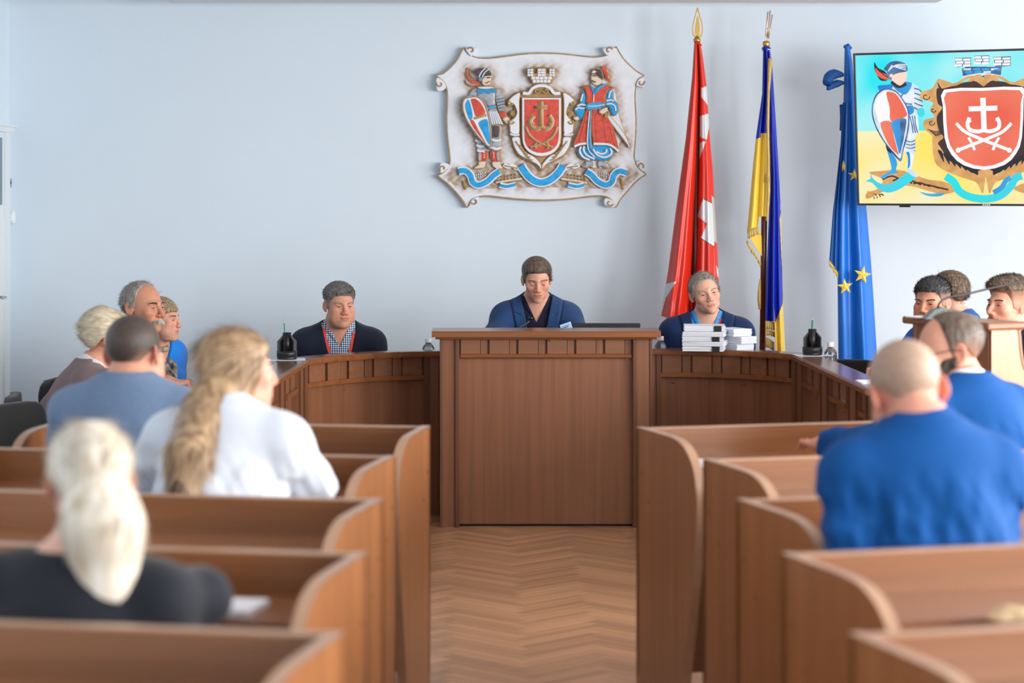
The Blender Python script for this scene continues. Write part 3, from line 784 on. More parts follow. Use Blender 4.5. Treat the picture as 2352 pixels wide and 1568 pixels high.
# ------------------------------------------------------------------ people
def checkmat(name, c1, c2, c3, s):
    m = bpy.data.materials.new(name); nt, N, L, B = nodes(m); B.inputs['Roughness'].default_value = .8
    tc = N.new('ShaderNodeTexCoord'); sp = N.new('ShaderNodeSeparateXYZ'); L.new(tc.outputs['Object'], sp.inputs[0])
    out = []
    for ax in ('X', 'Z'):
        a = N.new('ShaderNodeMath'); a.operation = 'MULTIPLY'; a.inputs[1].default_value = s; L.new(sp.outputs[ax], a.inputs[0])
        f = N.new('ShaderNodeMath'); f.operation = 'FRACT'; L.new(a.outputs[0], f.inputs[0])
        g = N.new('ShaderNodeMath'); g.operation = 'GREATER_THAN'; g.inputs[1].default_value = .55; L.new(f.outputs[0], g.inputs[0]); out.append(g)
    ad = N.new('ShaderNodeMath'); ad.operation = 'ADD'; L.new(out[0].outputs[0], ad.inputs[0]); L.new(out[1].outputs[0], ad.inputs[1])
    dv = N.new('ShaderNodeMath'); dv.operation = 'MULTIPLY'; dv.inputs[1].default_value = .5; L.new(ad.outputs[0], dv.inputs[0])
    cr = N.new('ShaderNodeValToRGB'); L.new(dv.outputs[0], cr.inputs[0]); cr.color_ramp.interpolation = 'CONSTANT'
    cr.color_ramp.elements[0].color = lin(c1); cr.color_ramp.elements[1].position = .9; cr.color_ramp.elements[1].color = lin(c3)
    e = cr.color_ramp.elements.new(.4); e.color = lin(c2); L.new(cr.outputs[0], B.inputs['Base Color']); return m
RED = mat('red lanyard ribbon', (222, 62, 44), .6); LETW = mat('white lettering', (240,240,240), .6)
NAVYT = cloth('dark trousers wool', (28,30,40))
def letter(name, txt, size, M, m, parent):
    c = bpy.data.curves.new(name, 'FONT'); c.body = txt; c.size = size; c.align_x = 'CENTER'; c.align_y = 'CENTER'; c.extrude = .0002; c.resolution_u = 1
    o = bpy.data.objects.new(name, c); me = bpy.data.meshes.new_from_object(o); bpy.data.objects.remove(o); bpy.data.curves.remove(c)
    me.transform(M); return link(name, me, m, parent)
def lanyard(p, fn, left, right, txt=True, w=.0072):
    t = None
    for i, path in enumerate((left, right)):
        if not path: continue
        o, C = p.ribbon('lanyard', path, RED, fn, w=w, off=.004)
        if txt:
            k = int(len(C)*.68); a = C[k]; d = (C[min(k+3,len(C)-1)]-C[k-3]).normalized(); nn = Vector((0,-1,.15)); u = d if d.z < 0 else -d
            sd = u.cross(nn).normalized(); n2 = sd.cross(u)
            M = Matrix((( u.x, -sd.x, 0, 0),(u.y, -sd.y, 0, 0),(u.z, -sd.z, 0, 0),(0,0,0,1)))
            n3 = u.cross(-sd); M = Matrix(((u.x,-sd.x,n3.x,a.x),(u.y,-sd.y,n3.y,a.y-.0022),(u.z,-sd.z,n3.z,a.z),(0,0,0,1)))
            letter('lettering', ('МІСЬКА', 'РАДА')[i], .0095, M, LETW, o)
# --- the chairman at the centre desk
HBR = hairmat('brown grey hair', (70,56,47), (118,102,90)); BRW = hairmat('brown brow hair', (96,74,60), (120,98,84))
p = Person('man in blue tweed jacket and dark polo looking down at the tall centre desk', 1233, 643, 12.2, head=2, pitch=17, roll=-2, hs=.87, reach=.08, drop=.065, lean=.2, sw=.158, tz=.78, skin=(206,154,132), coarse=.0055, fine=.003, nl=.135,
    hp=dict(eye=.3, down=.0035, age=.8, jaw=1.02, nosew=1.15, nose=.95, crease_shade=.6, gaze=(0,25), frown=.2)).build().brows(BRW)
p.hair(HBR, 'short', top=.017, sidet=.006, comb=(.8,-.35,.0), lift=.0, curl=.15, strand=3000, slen=.024, swid=.0012)
POLO = cloth('navy polo knit', (16,22,48), sc=300); TWEED = cloth('blue tweed weave', (18,44,84), c2=(40,76,124), sc=420, bump=.3)
p.garment('polo_shirt', POLO, g=.004, vz=.085, vw=.055, collar=.034, cr=.063, step=.004, folds=.002, lapel=.004, lw0=.022, notch=False)
p.garment('jacket', TWEED, g=.015, vz=.36, vw=.074, lapel=.008, collar=.022, folds=.004, step=.0048)
p.trousers(NAVYT)
# --- man in the navy cardigan
HGR = hairmat('grey salt and pepper hair', (76,72,72), (150,144,142), sc=(160,160,60)); BRG = hairmat('grey brown brow hair', (92,76,66), (120,104,94))
p = Person('man in navy cardigan and checked shirt with a red lanyard', 780, 702, 12.12, body=8, head=22, pitch=4, hs=.88, reach=.10, arms='lap', drop=.065, lean=.15, sw=.168, bulk=1.06, tz=.70, skin=(203,148,124), coarse=.0055, fine=.003, nl=.135, neck=.056,
    hp=dict(fat=.6, jaw=1.06, face=1.04, age=.5, crease_shade=.8, stubble=.12, gaze=(6,0), eye=.84, frown=.3, nosew=1.1, nose=.92)).build().brows(BRG, thick=.005, tilt=.6)
p.hair(HGR, 'short', top=.022, sidet=.004, fade=.6, fz=.055, comb=(.2,-.8,.3), lift=.25, strand=4200, slen=.016, swid=.0010)
CHK = checkmat('blue check shirting', (236,240,244), (92,120,160), (24,36,74), 92)
sh = p.garment('shirt', CHK, g=.004, vz=.075, vw=.055, collar=.046, cr=.066, step=.004, folds=.0015, lapel=.005, lw0=.026, notch=False)
p.garment('cardigan', cloth('navy wool knit', (17,24,46), sc=320, bump=.25), g=.015, vz=.40, vw=.082, lapel=0, collar=.010, folds=.005)
nz = p.N; f_ = lambda P: np.minimum(p.parts['shirt'](P), p.parts['cardigan'](P))
lanyard(p, f_, [(nz[0]-.072,nz[2]+.02),(nz[0]-.074,nz[2]-.01),(nz[0]-.062,nz[2]-.06),(nz[0]-.036,nz[2]-.14),(nz[0]-.018,nz[2]-.22),(nz[0]-.004,nz[2]-.28)], [(nz[0]+.074,nz[2]-.0),(nz[0]+.062,nz[2]-.06),(nz[0]+.036,nz[2]-.15),(nz[0]+.020,nz[2]-.22),(nz[0]+.004,nz[2]-.28)])
p.trousers(NAVYT)
# --- frowning man behind the paper stack
HGY = hairmat('short grey hair', (128,120,112), (176,170,164)); BRY = hairmat('sandy brow hair', (140,114,92), (160,138,118))
p = Person('frowning grey haired man in navy blazer with tilted head behind the paper stack', 1620, 674, 12.36, body=-4, head=8, pitch=1, roll=-13, hs=.88, reach=.10, arms='lap', drop=.06, lean=.10, side=-.035, sw=.170, bulk=1.05, tz=.70, skin=(216,168,146), coarse=.0055, fine=.003, nl=.15,
    hp=dict(age=1.2, frown=1.3, jaw=1.05, face=1.03, crease_shade=1., eye=.62, nosew=1.2, nose=.95, ear=1.1, gaze=(-4,0))).build().brows(BRY, thick=.006, tilt=1.)
p.hair(HGY, 'high', top=.010, sidet=.007, comb=(.3,-.6,.1), lift=.2, strand=2600, slen=.022, swid=.0010)
p.garment('shirt', cloth('light blue cotton', (70,150,220), sc=300), g=.004, vz=.085, vw=.055, collar=.04, cr=.064, step=.004, folds=.0015, lapel=.004, lw0=.024, notch=False)
p.garment('blazer', cloth('navy blazer wool', (18,42,86), sc=300), g=.015, vz=.36, vw=.080, lapel=.008, collar=.020, folds=.004, step=.0048)
nz = p.N; f2 = lambda P: np.minimum(p.parts['shirt'](P), p.parts['blazer'](P))
lanyard(p, f2, [(nz[0]-.074,nz[2]-.02),(nz[0]-.062,nz[2]-.08),(nz[0]-.046,nz[2]-.16),(nz[0]-.03,nz[2]-.24)], [(nz[0]+.066,nz[2]+.018),(nz[0]+.066,nz[2]-.03),(nz[0]+.054,nz[2]-.10),(nz[0]+.03,nz[2]-.20)], txt=False, w=.008)
p.trousers(NAVYT)
# --- moustached man on the left wing
HSV = hairmat('silver brown hair', (112,104,100), (160,152,146)); BRD = hairmat('dark brow hair', (62,50,44), (84,70,62)); MOU = hairmat('white moustache hair', (186,184,178), (222,220,214))
p = Person('elderly man with white moustache looking right behind the left wing desk', 330, 706, 11.3, body=80, head=58, pitch=2, arms='lap', lean=.16, sw=.17, bulk=1.05, tz=.70, skin=(198,140,112), coarse=.008, hs=1.0,
    hp=dict(age=1.2, frown=.8, crease_shade=1., nose=1.15, nosew=1.2, eye=.6, ear=1.1, gaze=(8,0), jaw=1.02)).build().brows(BRD, thick=.008).moustache(MOU, n=700)
p.hair(HSV, 'bald', top=.006, sidet=.009, comb=(0,.8,-.3), lift=.12, strand=2200, slen=.03)
p.garment('shirt', cloth('white cotton', (220,224,230)), g=.004, vz=.08, vw=.05, collar=.035, cr=.064)
p.garment('jacket', cloth('dark navy suiting', (24,30,48)), g=.014, vz=.34, vw=.07, lapel=.005, collar=.015)
p.trousers(NAVYT)
# --- woman in the blue blouse
HBL = hairmat('streaked blonde hair', (104,84,62), (184,158,122), sc=(150,150,9))
def ex_long(drop=.24, wx=.075, fr=.0):
    def f(q, x):
        qa = q.copy(); qa[:,0] = np.abs(qa[:,0])
        c = rc(qa, (.066,.012+fr,-.02), (.074,.0+fr,-drop), .026, .02); c = su(c, el(q, (0,.07,-.10), (.08,.05,.15)), .03)
        c = np.maximum(c, -(skull_sdf(q)-.001)); return su(x, c, .012)
    return f
p = Person('woman with long streaked hair in a bright blue blouse and patterned scarf', 372, 733, 12.0, body=56, head=74, pitch=3, arms='lap', hs=.87, lean=.12, sw=.155, bulk=1.2, tz=.70, skin=(214,160,138), coarse=.0065,
    hp=dict(female=1, age=.7, nose=.95, eye=.6, jaw=.95, fat=.5, gaze=(0,0))).build().brows(BRD, thick=.003)
p.hair(HBL, 'fringe', top=.014, sidet=.012, comb=fall, lift=.03, curl=.12, strand=2200, slen=.05, extra=ex_long())
p.garment('blouse', cloth('bright blue blouse', (20,128,226), rough=.7), g=.012, vz=.09, vw=.07, collar=.0, cr=.068, folds=.006)
m = mat('patterned silk scarf', (20,40,70), .45, col2=(196,176,140), scale=(38,38,30), detail=1)
b = MB(); nz = p.N
ring = [(nz[0]+.068*math.cos(a), nz[1]+.004-.070*math.sin(a), nz[2]+.012-.02*math.sin(a)) for a in [math.pi*(-.2+1.4*i/14) for i in range(15)]]
b.tube(ring, .016, 8); 
for k in (-1,1):
    pts = []
    for z, x in ((-.03,.045),(-.09,.030),(-.16,.02+.01*k),(-.24,.035*k)):
        xx = nz[0]+(k*x if z > -.1 else x*.6); pts.append((xx, p.surf(p.parts['blouse'], xx, nz[2]+z)-.012, nz[2]+z))
    b.tube(pts, [.016,.02,.024,.020], 8)
b.build('scarf', m, p.root, True)
nz = p.N; lanyard(p, p.parts['blouse'], [(nz[0]-.066,nz[2]-.03),(nz[0]-.05,nz[2]-.10),(nz[0]-.03,nz[2]-.2)], None, False)
p.trousers(NAVYT)
# --- white-haired woman
HWH = hairmat('short blonde white hair', (184,168,140), (226,214,190), sc=(60,20,60))
p = Person('woman with short white-blonde hair in a mauve sweater, seen in profile', 252, 780, 10.5, body=96, head=104, pitch=6, hs=.92, lean=.16, sw=.16, bulk=1.04, tz=.70, skin=(212,150,124), coarse=.007, arms='desk', nl=.13,
    hp=dict(female=1, age=1., ear=1.12, fat=.6)).build().brows(HWH)
p.hair(HWH, 'short', top=.030, sidet=.009, comb=(0,.9,-.25), lift=.06, curl=.2, strand=2600, slen=.045, puff=lambda q: .014*smooth01((q[:,1]+.02)/.08))
p.garment('sweater', cloth('mauve wool knit', (118,98,98), sc=260, bump=.25), g=.014, vz=.05, vw=.07, collar=.008, cr=.072, folds=.005)
p.garment('collar', cloth('white fleece collar', (228,228,232), bump=.5), g=.006, vz=.07, vw=.05, collar=.028, cr=.064, hem=p.N[2]-.1, folds=.002)
c = p.towld((.082,.012,-.046)); MB().lathe([(.001,-.009),(.006,-.005),(.007,0),(.005,.005),(.001,.007)], c, 10).build('earring', mat('pearl', (226,214,190), .2), p.root, True)
c = p.towld((-.082,.012,-.046)); MB().lathe([(.001,-.009),(.006,-.005),(.007,0),(.005,.005),(.001,.007)], c, 10).build('earring', bpy.data.materials['pearl'], p.root, True)
nz = p.N
for k in (-1,1):
    b = MB(); pts = [(nz[0]+k*.066,nz[1]-.012,nz[2]+.022),(nz[0]+k*.070,nz[1]-.055,nz[2]-.012),(nz[0]+k*.058,p.surf(p.parts['sweater'],nz[0]+k*.058,nz[2]-.06)-.005,nz[2]-.06),(nz[0]+k*.035,p.surf(p.parts['sweater'],nz[0]+k*.035,nz[2]-.14)-.005,nz[2]-.14)]
    b.tube(crom(pts,5), .0068, 6); b.build('lanyard', RED, p.root)
p.trousers(NAVYT)
# --- man in the grey-blue sweater (back view)
HBZ = hairmat('dark buzzed hair', (52,42,38), (84,72,66), sc=(220,220,220))
p = Person('man with buzzed dark hair in a grey-blue sweater seen from behind', 309, 813, 7.28, body=169, head=163, pitch=3, roll=2, hs=.98, drop=.07, lean=.03, sw=.175, bulk=1.12, tz=.75, skin=(206,148,124), fine=.0045, coarse=.009, nl=.095, neck=.060,
    hp=dict(ear=1.05, fat=.7, jaw=1.1), arms=[((-.05,-.12,-.24),(.02,-.34,-.25)),((.08,-.16,-.20),(-.03,-.23,.03))]).build()
p.hair(HBZ, 'high', top=.004, sidet=.0025, strand=0, jag=.002, fade=.6, fz=.03)
p.garment('sweater', cloth('grey blue knit', (104,126,156), sc=160, bump=.3), g=.016, collar=.012, cr=.072, folds=.006)
p.trousers(NAVYT)
# --- woman in the white jacket
HLB = hairmat('straight light brown hair', (112,86,62), (192,162,128), sc=(46,46,3), bump=.06)
def ex_back(q, x):
    c = el(q, (.0,.052,-.07), (.092,.072,.16)); c = su(c, rc(q, (-.06,.10,-.10), (-.20,.205,-.24), .080, .062), .05)
    c = su(c, rc(q, (-.20,.205,-.24), (-.27,.245,-.43), .062, .036), .04)
    qa = q.copy(); qa[:,0] = np.abs(qa[:,0]); c = su(c, rc(qa, (.072,.004,.02), (.078,.03,-.12), .028, .028), .02)
    c = np.maximum(c, -(skull_sdf(q)-.001)); return su(x, c+.0008*wav(q*A3(1,1,.12), 120, 5), .015)
p = Person('woman in a white jacket with long straight light brown hair, head turned right', 549, 852, 6.42, body=163, head=113, pitch=2, hs=.90, lean=.20, sw=.158, tz=.75, skin=(222,170,148), fine=.0045, coarse=.008, nl=.125, drop=.055,
    hp=dict(female=1, age=.1, nose=.95, eye=.8), arms=[((-.05,-.08,-.25),(.05,-.30,-.20)),((.11,-.06,-.26),(.13,-.32,-.24))]).build().brows(BRD, thick=.003)
p.hair(HLB, 'bob', top=.016, sidet=.012, comb=fall, lift=.02, curl=.12, strand=1600, slen=.10, swid=.0022, extra=ex_back)
p.garment('jacket', cloth('white jacket cloth', (206,213,224), var=.03, rough=.7), g=.016, vz=.3, vw=.07, collar=.03, cr=.076, folds=.011)
p.trousers(NAVYT)
# --- blonde woman with the ponytail (nearest, left)
HPL = hairmat('platinum blonde hair', (196,178,152), (234,228,216), sc=(50,50,3), bump=.06)
def ex_pony(q, x):
    c = el(q, (0,.075,.078), (.044,.04,.032)); c = su(c, rc(q, (-.005,.105,.06), (-.018,.145,-.06), .048, .076), .03)
    c = su(c, rc(q, (-.018,.145,-.06), (-.03,.150,-.20), .076, .066), .04); c = su(c, rc(q, (-.03,.150,-.20), (-.045,.145,-.29), .062, .034), .04)
    return su(x, c+.003*wav(q*A3(1,1,.12), 110, 4), .02)
p = Person('woman with a platinum blonde ponytail and dark top, nearest on the left', 205, 1108, 4.62, body=170, head=192, pitch=-2, hs=.94, lean=.17, sw=.158, tz=.75, skin=(218,166,146), fine=.005, coarse=.009, nl=.16,
    hp=dict(female=1, age=.1)).build().brows(BRD)
p.hair(HPL, 'short', top=.012, sidet=.009, comb=fall, lift=.0, curl=.08, strand=1800, slen=.06, swid=.0018, extra=ex_pony)
p.garment('top', cloth('dark navy jersey', (20,24,34), sc=200), g=.012, collar=.0, cr=.070, folds=.005)
p.trousers(NAVYT)
# --- man in the royal blue suit with cropped head
BLUE = cloth('royal blue suiting', (0,72,138), var=.06, sc=260, sheen=0)
HST = hairmat('cropped grey stubble hair', (150,124,106), (178,152,134), sc=(120,120,120))
p = Person('man with closely cropped head bent down in a royal blue suit, nearest on the right', 2082, 905, 5.5, body=192, head=190, pitch=26, roll=9, lean=.10, side=.06, drop=.075, sw=.168, bulk=1.06, tz=.75, skin=(212,152,130), fine=.0045, coarse=.009, nl=.085, neck=.058,
    hp=dict(ear=1.1, fat=.6), arms=[((-.04,-.10,-.24),(.06,-.26,-.20)),((.01,.04,-.30),(-.12,-.19,-.18))]).build()
p.hair(HST, 'short', top=.0025, sidet=.002, strand=0, jag=.002)
p.garment('shirt', cloth('white shirt cotton', (226,230,236)), g=.006, collar=.03, cr=.066)
p.garment('suit_jacket', BLUE, g=.018, collar=.03, cr=.080, folds=.013, vz=.3, vw=.07, lapel=.004)
p.trousers(BLUE)
# --- bearded man with glasses
HDK = hairmat('dark thinning hair', (66,54,48), (112,98,88)); HBD = hairmat('dark beard hair', (52,42,38), (88,74,66))
p = Person('bearded man with glasses in a royal blue suit turned left behind the cropped man', 2178, 808, 7.45, body=212, head=271, pitch=12, roll=0, lean=.24, sw=.178, bulk=1.1, tz=.75, skin=(212,158,134), fine=.0045, coarse=.009, nl=.11, drop=.06,
    hp=dict(age=.6, ear=1.1, nose=1.), arms=[((-.06,-.10,-.20),(.05,-.24,-.15)),((.13,-.09,-.20),(.11,-.33,-.125))]).build().brows(HBD)
p.hair(HDK, 'bald', top=.006, sidet=.005, fade=.5, fz=.05, comb=(0,.8,-.3), lift=.2, strand=1200, slen=.015)
p.beard(HBD, t=.010)
g = MB()
for k in (-1,1):
    g.tube([p.towld((k*.0335+.021*math.cos(a), -.100+abs(math.cos(a))*.002, .003+.018*math.sin(a))) for a in [2*math.pi*i/16 for i in range(17)]], .0013, 6)
    g.tube([p.towld(x) for x in ((k*.055,-.098,.008),(k*.076,-.088,.010),(k*.083,.0,.012),(k*.085,.03,.002),(k*.082,.045,-.02))], .0016, 6)
g.tube([p.towld(x) for x in ((-.013,-.101,.006),(0,-.104,.009),(.013,-.101,.006))], .0013, 6)
g = g.build('glasses', mat('dark glasses frame', (40,38,42), .3), p.root)
LENS = mat('clear lens', (235,240,245), .02, trans=1.)
for k in (-1,1):
    mesh('lens', [tuple(p.towld((k*.0335+.020*math.cos(a), -.1005, .003+.017*math.sin(a)))) for a in [2*math.pi*i/16 for i in range(16)]], [list(range(16))], LENS, g)
p.garment('shirt', cloth('white shirt cloth', (232,234,238)), g=.006, collar=.035, cr=.066)
p.garment('suit_jacket', BLUE, g=.018, collar=.022, cr=.078, folds=.008, vz=.3, vw=.07, lapel=.004)
p.trousers(BLUE)
# --- three men beyond the lectern
HBK = hairmat('dark hair with grey flecks', (36,34,36), (92,92,96), sc=(150,150,60))
p = Person('dark haired man with a blunt fringe glancing at the camera beyond the lectern', 2140, 696, 11.4, body=-62, head=-36, pitch=3, lean=.14, sw=.168, tz=.70, skin=(204,148,122), coarse=.008, hs=.94,
    hp=dict(age=.6, eye=.62, stubble=.3, gaze=(16,0), iris=IRISB, fat=.5, frown=.3)).build().brows(HBK, thick=.005, tilt=1.)
p.hair(HBK, 'short', top=.018, sidet=.003, fade=.75, fz=.075, fr=.06, comb=(0,-.8,-.2), lift=.2, strand=3000, slen=.025)
p.moustache(hairmat('dark stubble hair', (96,70,56), (120,92,78)), n=120, L=.005)
p.garment('shirt', cloth('pale shirt cotton', (214,208,204)), g=.004, vz=.08, vw=.05, collar=.03, cr=.064)
p.garment('jacket', cloth('bright blue jacket wool', (14,92,180)), g=.014, vz=.3, vw=.07, lapel=.004, collar=.02)
p.trousers(NAVYT)
HBN = hairmat('brown combed hair', (72,58,48), (136,116,96), sc=(110,110,30))
p = Person('man with brown combed hair turned away behind the dark haired man', 2177, 676, 12.15, body=-95, head=-128, pitch=2, lean=.14, sw=.165, tz=.70, skin=(208,156,132), coarse=.010, fine=.004, hs=.93).build()
p.hair(HBN, 'high', top=.014, sidet=.010, comb=(0,.7,-.4), lift=.06, curl=.25, strand=3000, slen=.03)
p.garment('jacket', cloth('blue work jacket', (22,80,150)), g=.014, collar=.03, cr=.072)
p.trousers(NAVYT)
p = Person('young man with swept-up dark hair in a navy suit at the right edge', 2316, 702, 10.7, body=-78, head=-62, pitch=-1, lean=.14, sw=.170, tz=.70, skin=(214,158,136), coarse=.008, hs=.97,
    hp=dict(age=.2, eye=.55, stubble=.25, gaze=(-4,0), jaw=1.04, nose=1.05)).build().brows(HBK, thick=.0045)
p.hair(HBN, 'short', top=.027, sidet=.003, fade=.9, fz=.085, fr=.06, comb=(0,-.7,.6), lift=.5, strand=3600, slen=.022, puff=lambda q: .010*smooth01((-.02-q[:,1])/.06)*smooth01((q[:,2]-.06)/.03))
p.moustache(bpy.data.materials['dark stubble hair'], n=160, L=.005)
p.garment('shirt', cloth('crisp white shirt', (232,236,242)), g=.004, vz=.08, vw=.05, collar=.035, cr=.064)
p.garment('suit_jacket', cloth('navy suit wool', (16,30,62)), g=.014, vz=.34, vw=.07, lapel=.004, collar=.018)
p.trousers(NAVYT)
# ------------------------------------------------------------------ chairs
def chair_meshes():
    out = []
    v, q = surfnet(lambda P: np.maximum(el(P,(0,.0,.44),(.25,.24,.06)), np.maximum(np.abs(P[:,0])-.215, np.abs(P[:,1])-.205))-.008, (-.3,-.3,.34), (.3,.3,.54), .022); out.append(('seat', v, q, BLACKF))
    def bk(P):
        y = P[:,1]-.205-.35*P[:,0]**2-.06*(P[:,2]-.6); return np.maximum(np.sqrt((np.abs(P[:,0])/.215)**4+(np.abs(P[:,2]-.64)/.165)**4+1e-9)*.16-.16, np.abs(y)-.018)-.006
    v, q = surfnet(bk, (-.28,.12,.42), (.28,.32,.86), .014); out.append(('backrest', v, q, BLACKF))
    return out
CHM = None
def chair(x, y, rz, label, hy=1.):
    global CHM
    t = empty('office_chair', (x, y, 0), rz, label, 'chair', 'black upholstered chairs')
    if CHM is None:
        CHM = []
        for nm, v, q, m in chair_meshes():
            o = mesh(nm, v, q, m, None, True); CHM.append((nm, o.data)); bpy.data.objects.remove(o)
        for s in (-1,1):
            b = MB().tube([(s*.20,-.19,0),(s*.20,-.17,.42)], .011, 8); o = b.build('leg', BLACK); CHM.append(('leg', o.data)); bpy.data.objects.remove(o)
            b = MB().tube([(s*.20,.22,0),(s*.20,.17,.42),(s*.20,.205,.50),(s*.17,.235,.66)], .011, 8); o = b.build('leg', BLACK); CHM.append(('leg', o.data)); bpy.data.objects.remove(o)
        b = MB().tube([(-.2,-.17,.41),(.2,-.17,.41)], .010, 8).tube([(-.2,.17,.41),(.2,.17,.41)], .010, 8); o = b.build('frame', BLACK); CHM.append(('frame', o.data)); bpy.data.objects.remove(o)
    for nm, me in CHM: link(nm, me, None, t)
    t.scale = (1, hy, .88)
    return t
STM = None
def stool(x, y, rz, label):
    global STM
    t = empty('padded_stool', (x, y, 0), rz, label, 'stool', 'black padded stools at the benches')
    if STM is None:
        STM = []
        v, q = surfnet(lambda P: np.maximum(el(P,(0,.02,.385),(.20,.15,.055)), np.maximum(np.abs(P[:,0])-.17, np.abs(P[:,1]-.02)-.12))-.008, (-.25,-.16,.30), (.25,.2,.48), .018)
        o = mesh('seat', v, q, BLACKF, None, True); STM.append(('seat', o.data)); bpy.data.objects.remove(o)
        for sx in (-1,1):
            for sy in (-1,1):
                o = MB().tube([(sx*.16,.02+sy*.11,0),(sx*.14,.02+sy*.09,.36)], .011, 8).build('leg', BLACK); STM.append(('leg', o.data)); bpy.data.objects.remove(o)
    for nm, me in STM: link(nm, me, None, t)
plist = [o for o in COL.objects if o.name.startswith('person') and o.parent is None]
who = ['the man in the tweed jacket', 'the man in the navy cardigan', 'the frowning man', 'the moustached man', 'the woman in the blue blouse', 'the white-haired woman', 'the man in the grey-blue sweater',
       'the woman in the white jacket', 'the woman with the ponytail', 'the cropped man in royal blue', 'the bearded man', 'the man with the blunt fringe', 'the man with combed brown hair', 'the young man in the navy suit']
for o, w_ in zip(plist, who):
    bench_row = w_ in who[6:11]
    if bench_row: stool(o.location.x, o.location.y, o.rotation_euler.z, 'black padded stool under %s' % w_)
    else:
        k_ = .075 if 'blouse' in w_ else .03; a_ = o.rotation_euler.z; chair(o.location.x-k_*math.sin(a_), o.location.y+k_*math.cos(a_), a_, 'black upholstered chair under %s' % w_)
chair(-1.72, 9.90, math.radians(62), 'empty black upholstered chair at the left edge behind the benches')
chair(1.85, 12.32, math.radians(-20), 'black upholstered chair behind the right wing desk, only its rounded back showing')

# ------------------------------------------------------------------ wall emblem
EMW = mat('emblem white plaster', (226,230,238), .5, var=.04, scale=(14,14,14), bump=.05, bscale=(60,60,60)); EMG = mat('emblem gold patina', (172,138,92), .5, var=.22, scale=(30,30,30)); EMGD = mat('emblem gold', (178,148,84), .38, var=.15, scale=(30,30,30))
EMR = mat('emblem red paint', (208,74,56), .5, var=.22, scale=(40,40,40)); EMB = mat('emblem blue paint', (20,158,222), .5, var=.22, scale=(30,30,30)); EMS = mat('emblem silver grey', (168,172,182), .42, var=.22, scale=(35,35,35)); EMK = mat('emblem dark steel', (70,72,82), .45, var=.3, scale=(40,40,40)); EMF = mat('emblem flesh plaster', (224,208,192), .55)
YE = 13.6
em = empty('wall_emblem', tuple(W(1240, 470, YE)), 0, 'large plaster coat of arms with a knight, a cossack and a red anchor shield', 'emblem'); em0 = em.location
def mapz(x0, y0, s): return lambda p: (x0+p[0]/s, y0+p[1]/s)
MZ = mapz(980, 90, 3.919); MK = mapz(1000, 130, 5.406); MC = mapz(1290, 130, 5.406)
def e3(p, mp, d):
    q = mp(p); w_ = W(q[0], q[1], YE); return (w_.x-em0.x, -d, w_.z-em0.z)
def relief(name, pts, mp, d0, d1, m, side=EMG, bev=.004, k=3, dome=.0, par=None, rnd=True):
    P = crom(pts, k, True) if rnd else [tuple(p) for p in pts]
    P = [e3(p, mp, 0) for p in P]; P = [Vector((p[0], p[2])) for p in P]
    ar = sum(P[i].x*P[(i+1)%len(P)].y-P[(i+1)%len(P)].x*P[i].y for i in range(len(P)))
    if ar < 0: P = P[::-1]
    n = len(P)
    def inset(Q, b):
        R = []
        for i in range(n):
            t1 = (Q[i]-Q[i-1]); t2 = (Q[(i+1)%n]-Q[i]); 
            n1 = Vector((-t1.y,t1.x)); n2 = Vector((-t2.y,t2.x)); nn = (n1.normalized() if n1.length else n1)+(n2.normalized() if n2.length else n2)
            R.append(Q[i]+(nn.normalized() if nn.length > 1e-6 else n2.normalized())*b)
        return R
    rings = [(P, d0), (P, d1-bev), (inset(P, bev), d1)]
    if dome: rings.append((inset(P, bev+dome), d1+dome*.5))
    v = []; f = []; mi = []
    for Q, d in rings: v += [(q.x, -d, q.y) for q in Q]
    for r in range(len(rings)-1):
        for i in range(n): f.append([r*n+i, r*n+(i+1)%n, (r+1)*n+(i+1)%n, (r+1)*n+i]); mi.append(1 if r < 1 else (1 if r == 1 and bev > .002 else 0))
    o = (len(rings)-1)*n
    for t in tessellate_polygon([[Vector((q.x,q.y,0)) for q in rings[-1][0]]]):
        a, b_, c = t
        A, B_, C_ = [rings[-1][0][i] for i in t]
        if (B_-A).cross(C_-A) < 0: a, c = c, a
        f.append([o+a,o+b_,o+c]); mi.append(0)
    return mesh(name, v, f, [m, side], par or em, False, mi)
def rtube(name, pts, mp, d, r, m, par=None, k=5, n=8, close=False):
    b = MB(); P = crom(pts, k, close); 
    if close: P = P+[P[0]]
    b.tube([e3(p, mp, d) for p in P], r, n); return b.build(name, m, par or em, True)
def rband(name, pts, mp, wd, d0, d1, m, par=None, k=6, side=EMG):
    P = [Vector(p) for p in crom(pts, k)]; n = len(P); L = []; R = []
    for i in range(n):
        t = (P[min(i+1,n-1)]-P[max(i-1,0)]).normalized(); q = Vector((-t.y,t.x)); L.append(tuple(P[i]+q*wd)); R.append(tuple(P[i]-q*wd))
    return relief(name, L+R[::-1], mp, d0, d1, m, side, bev=.0015, rnd=False, par=par)
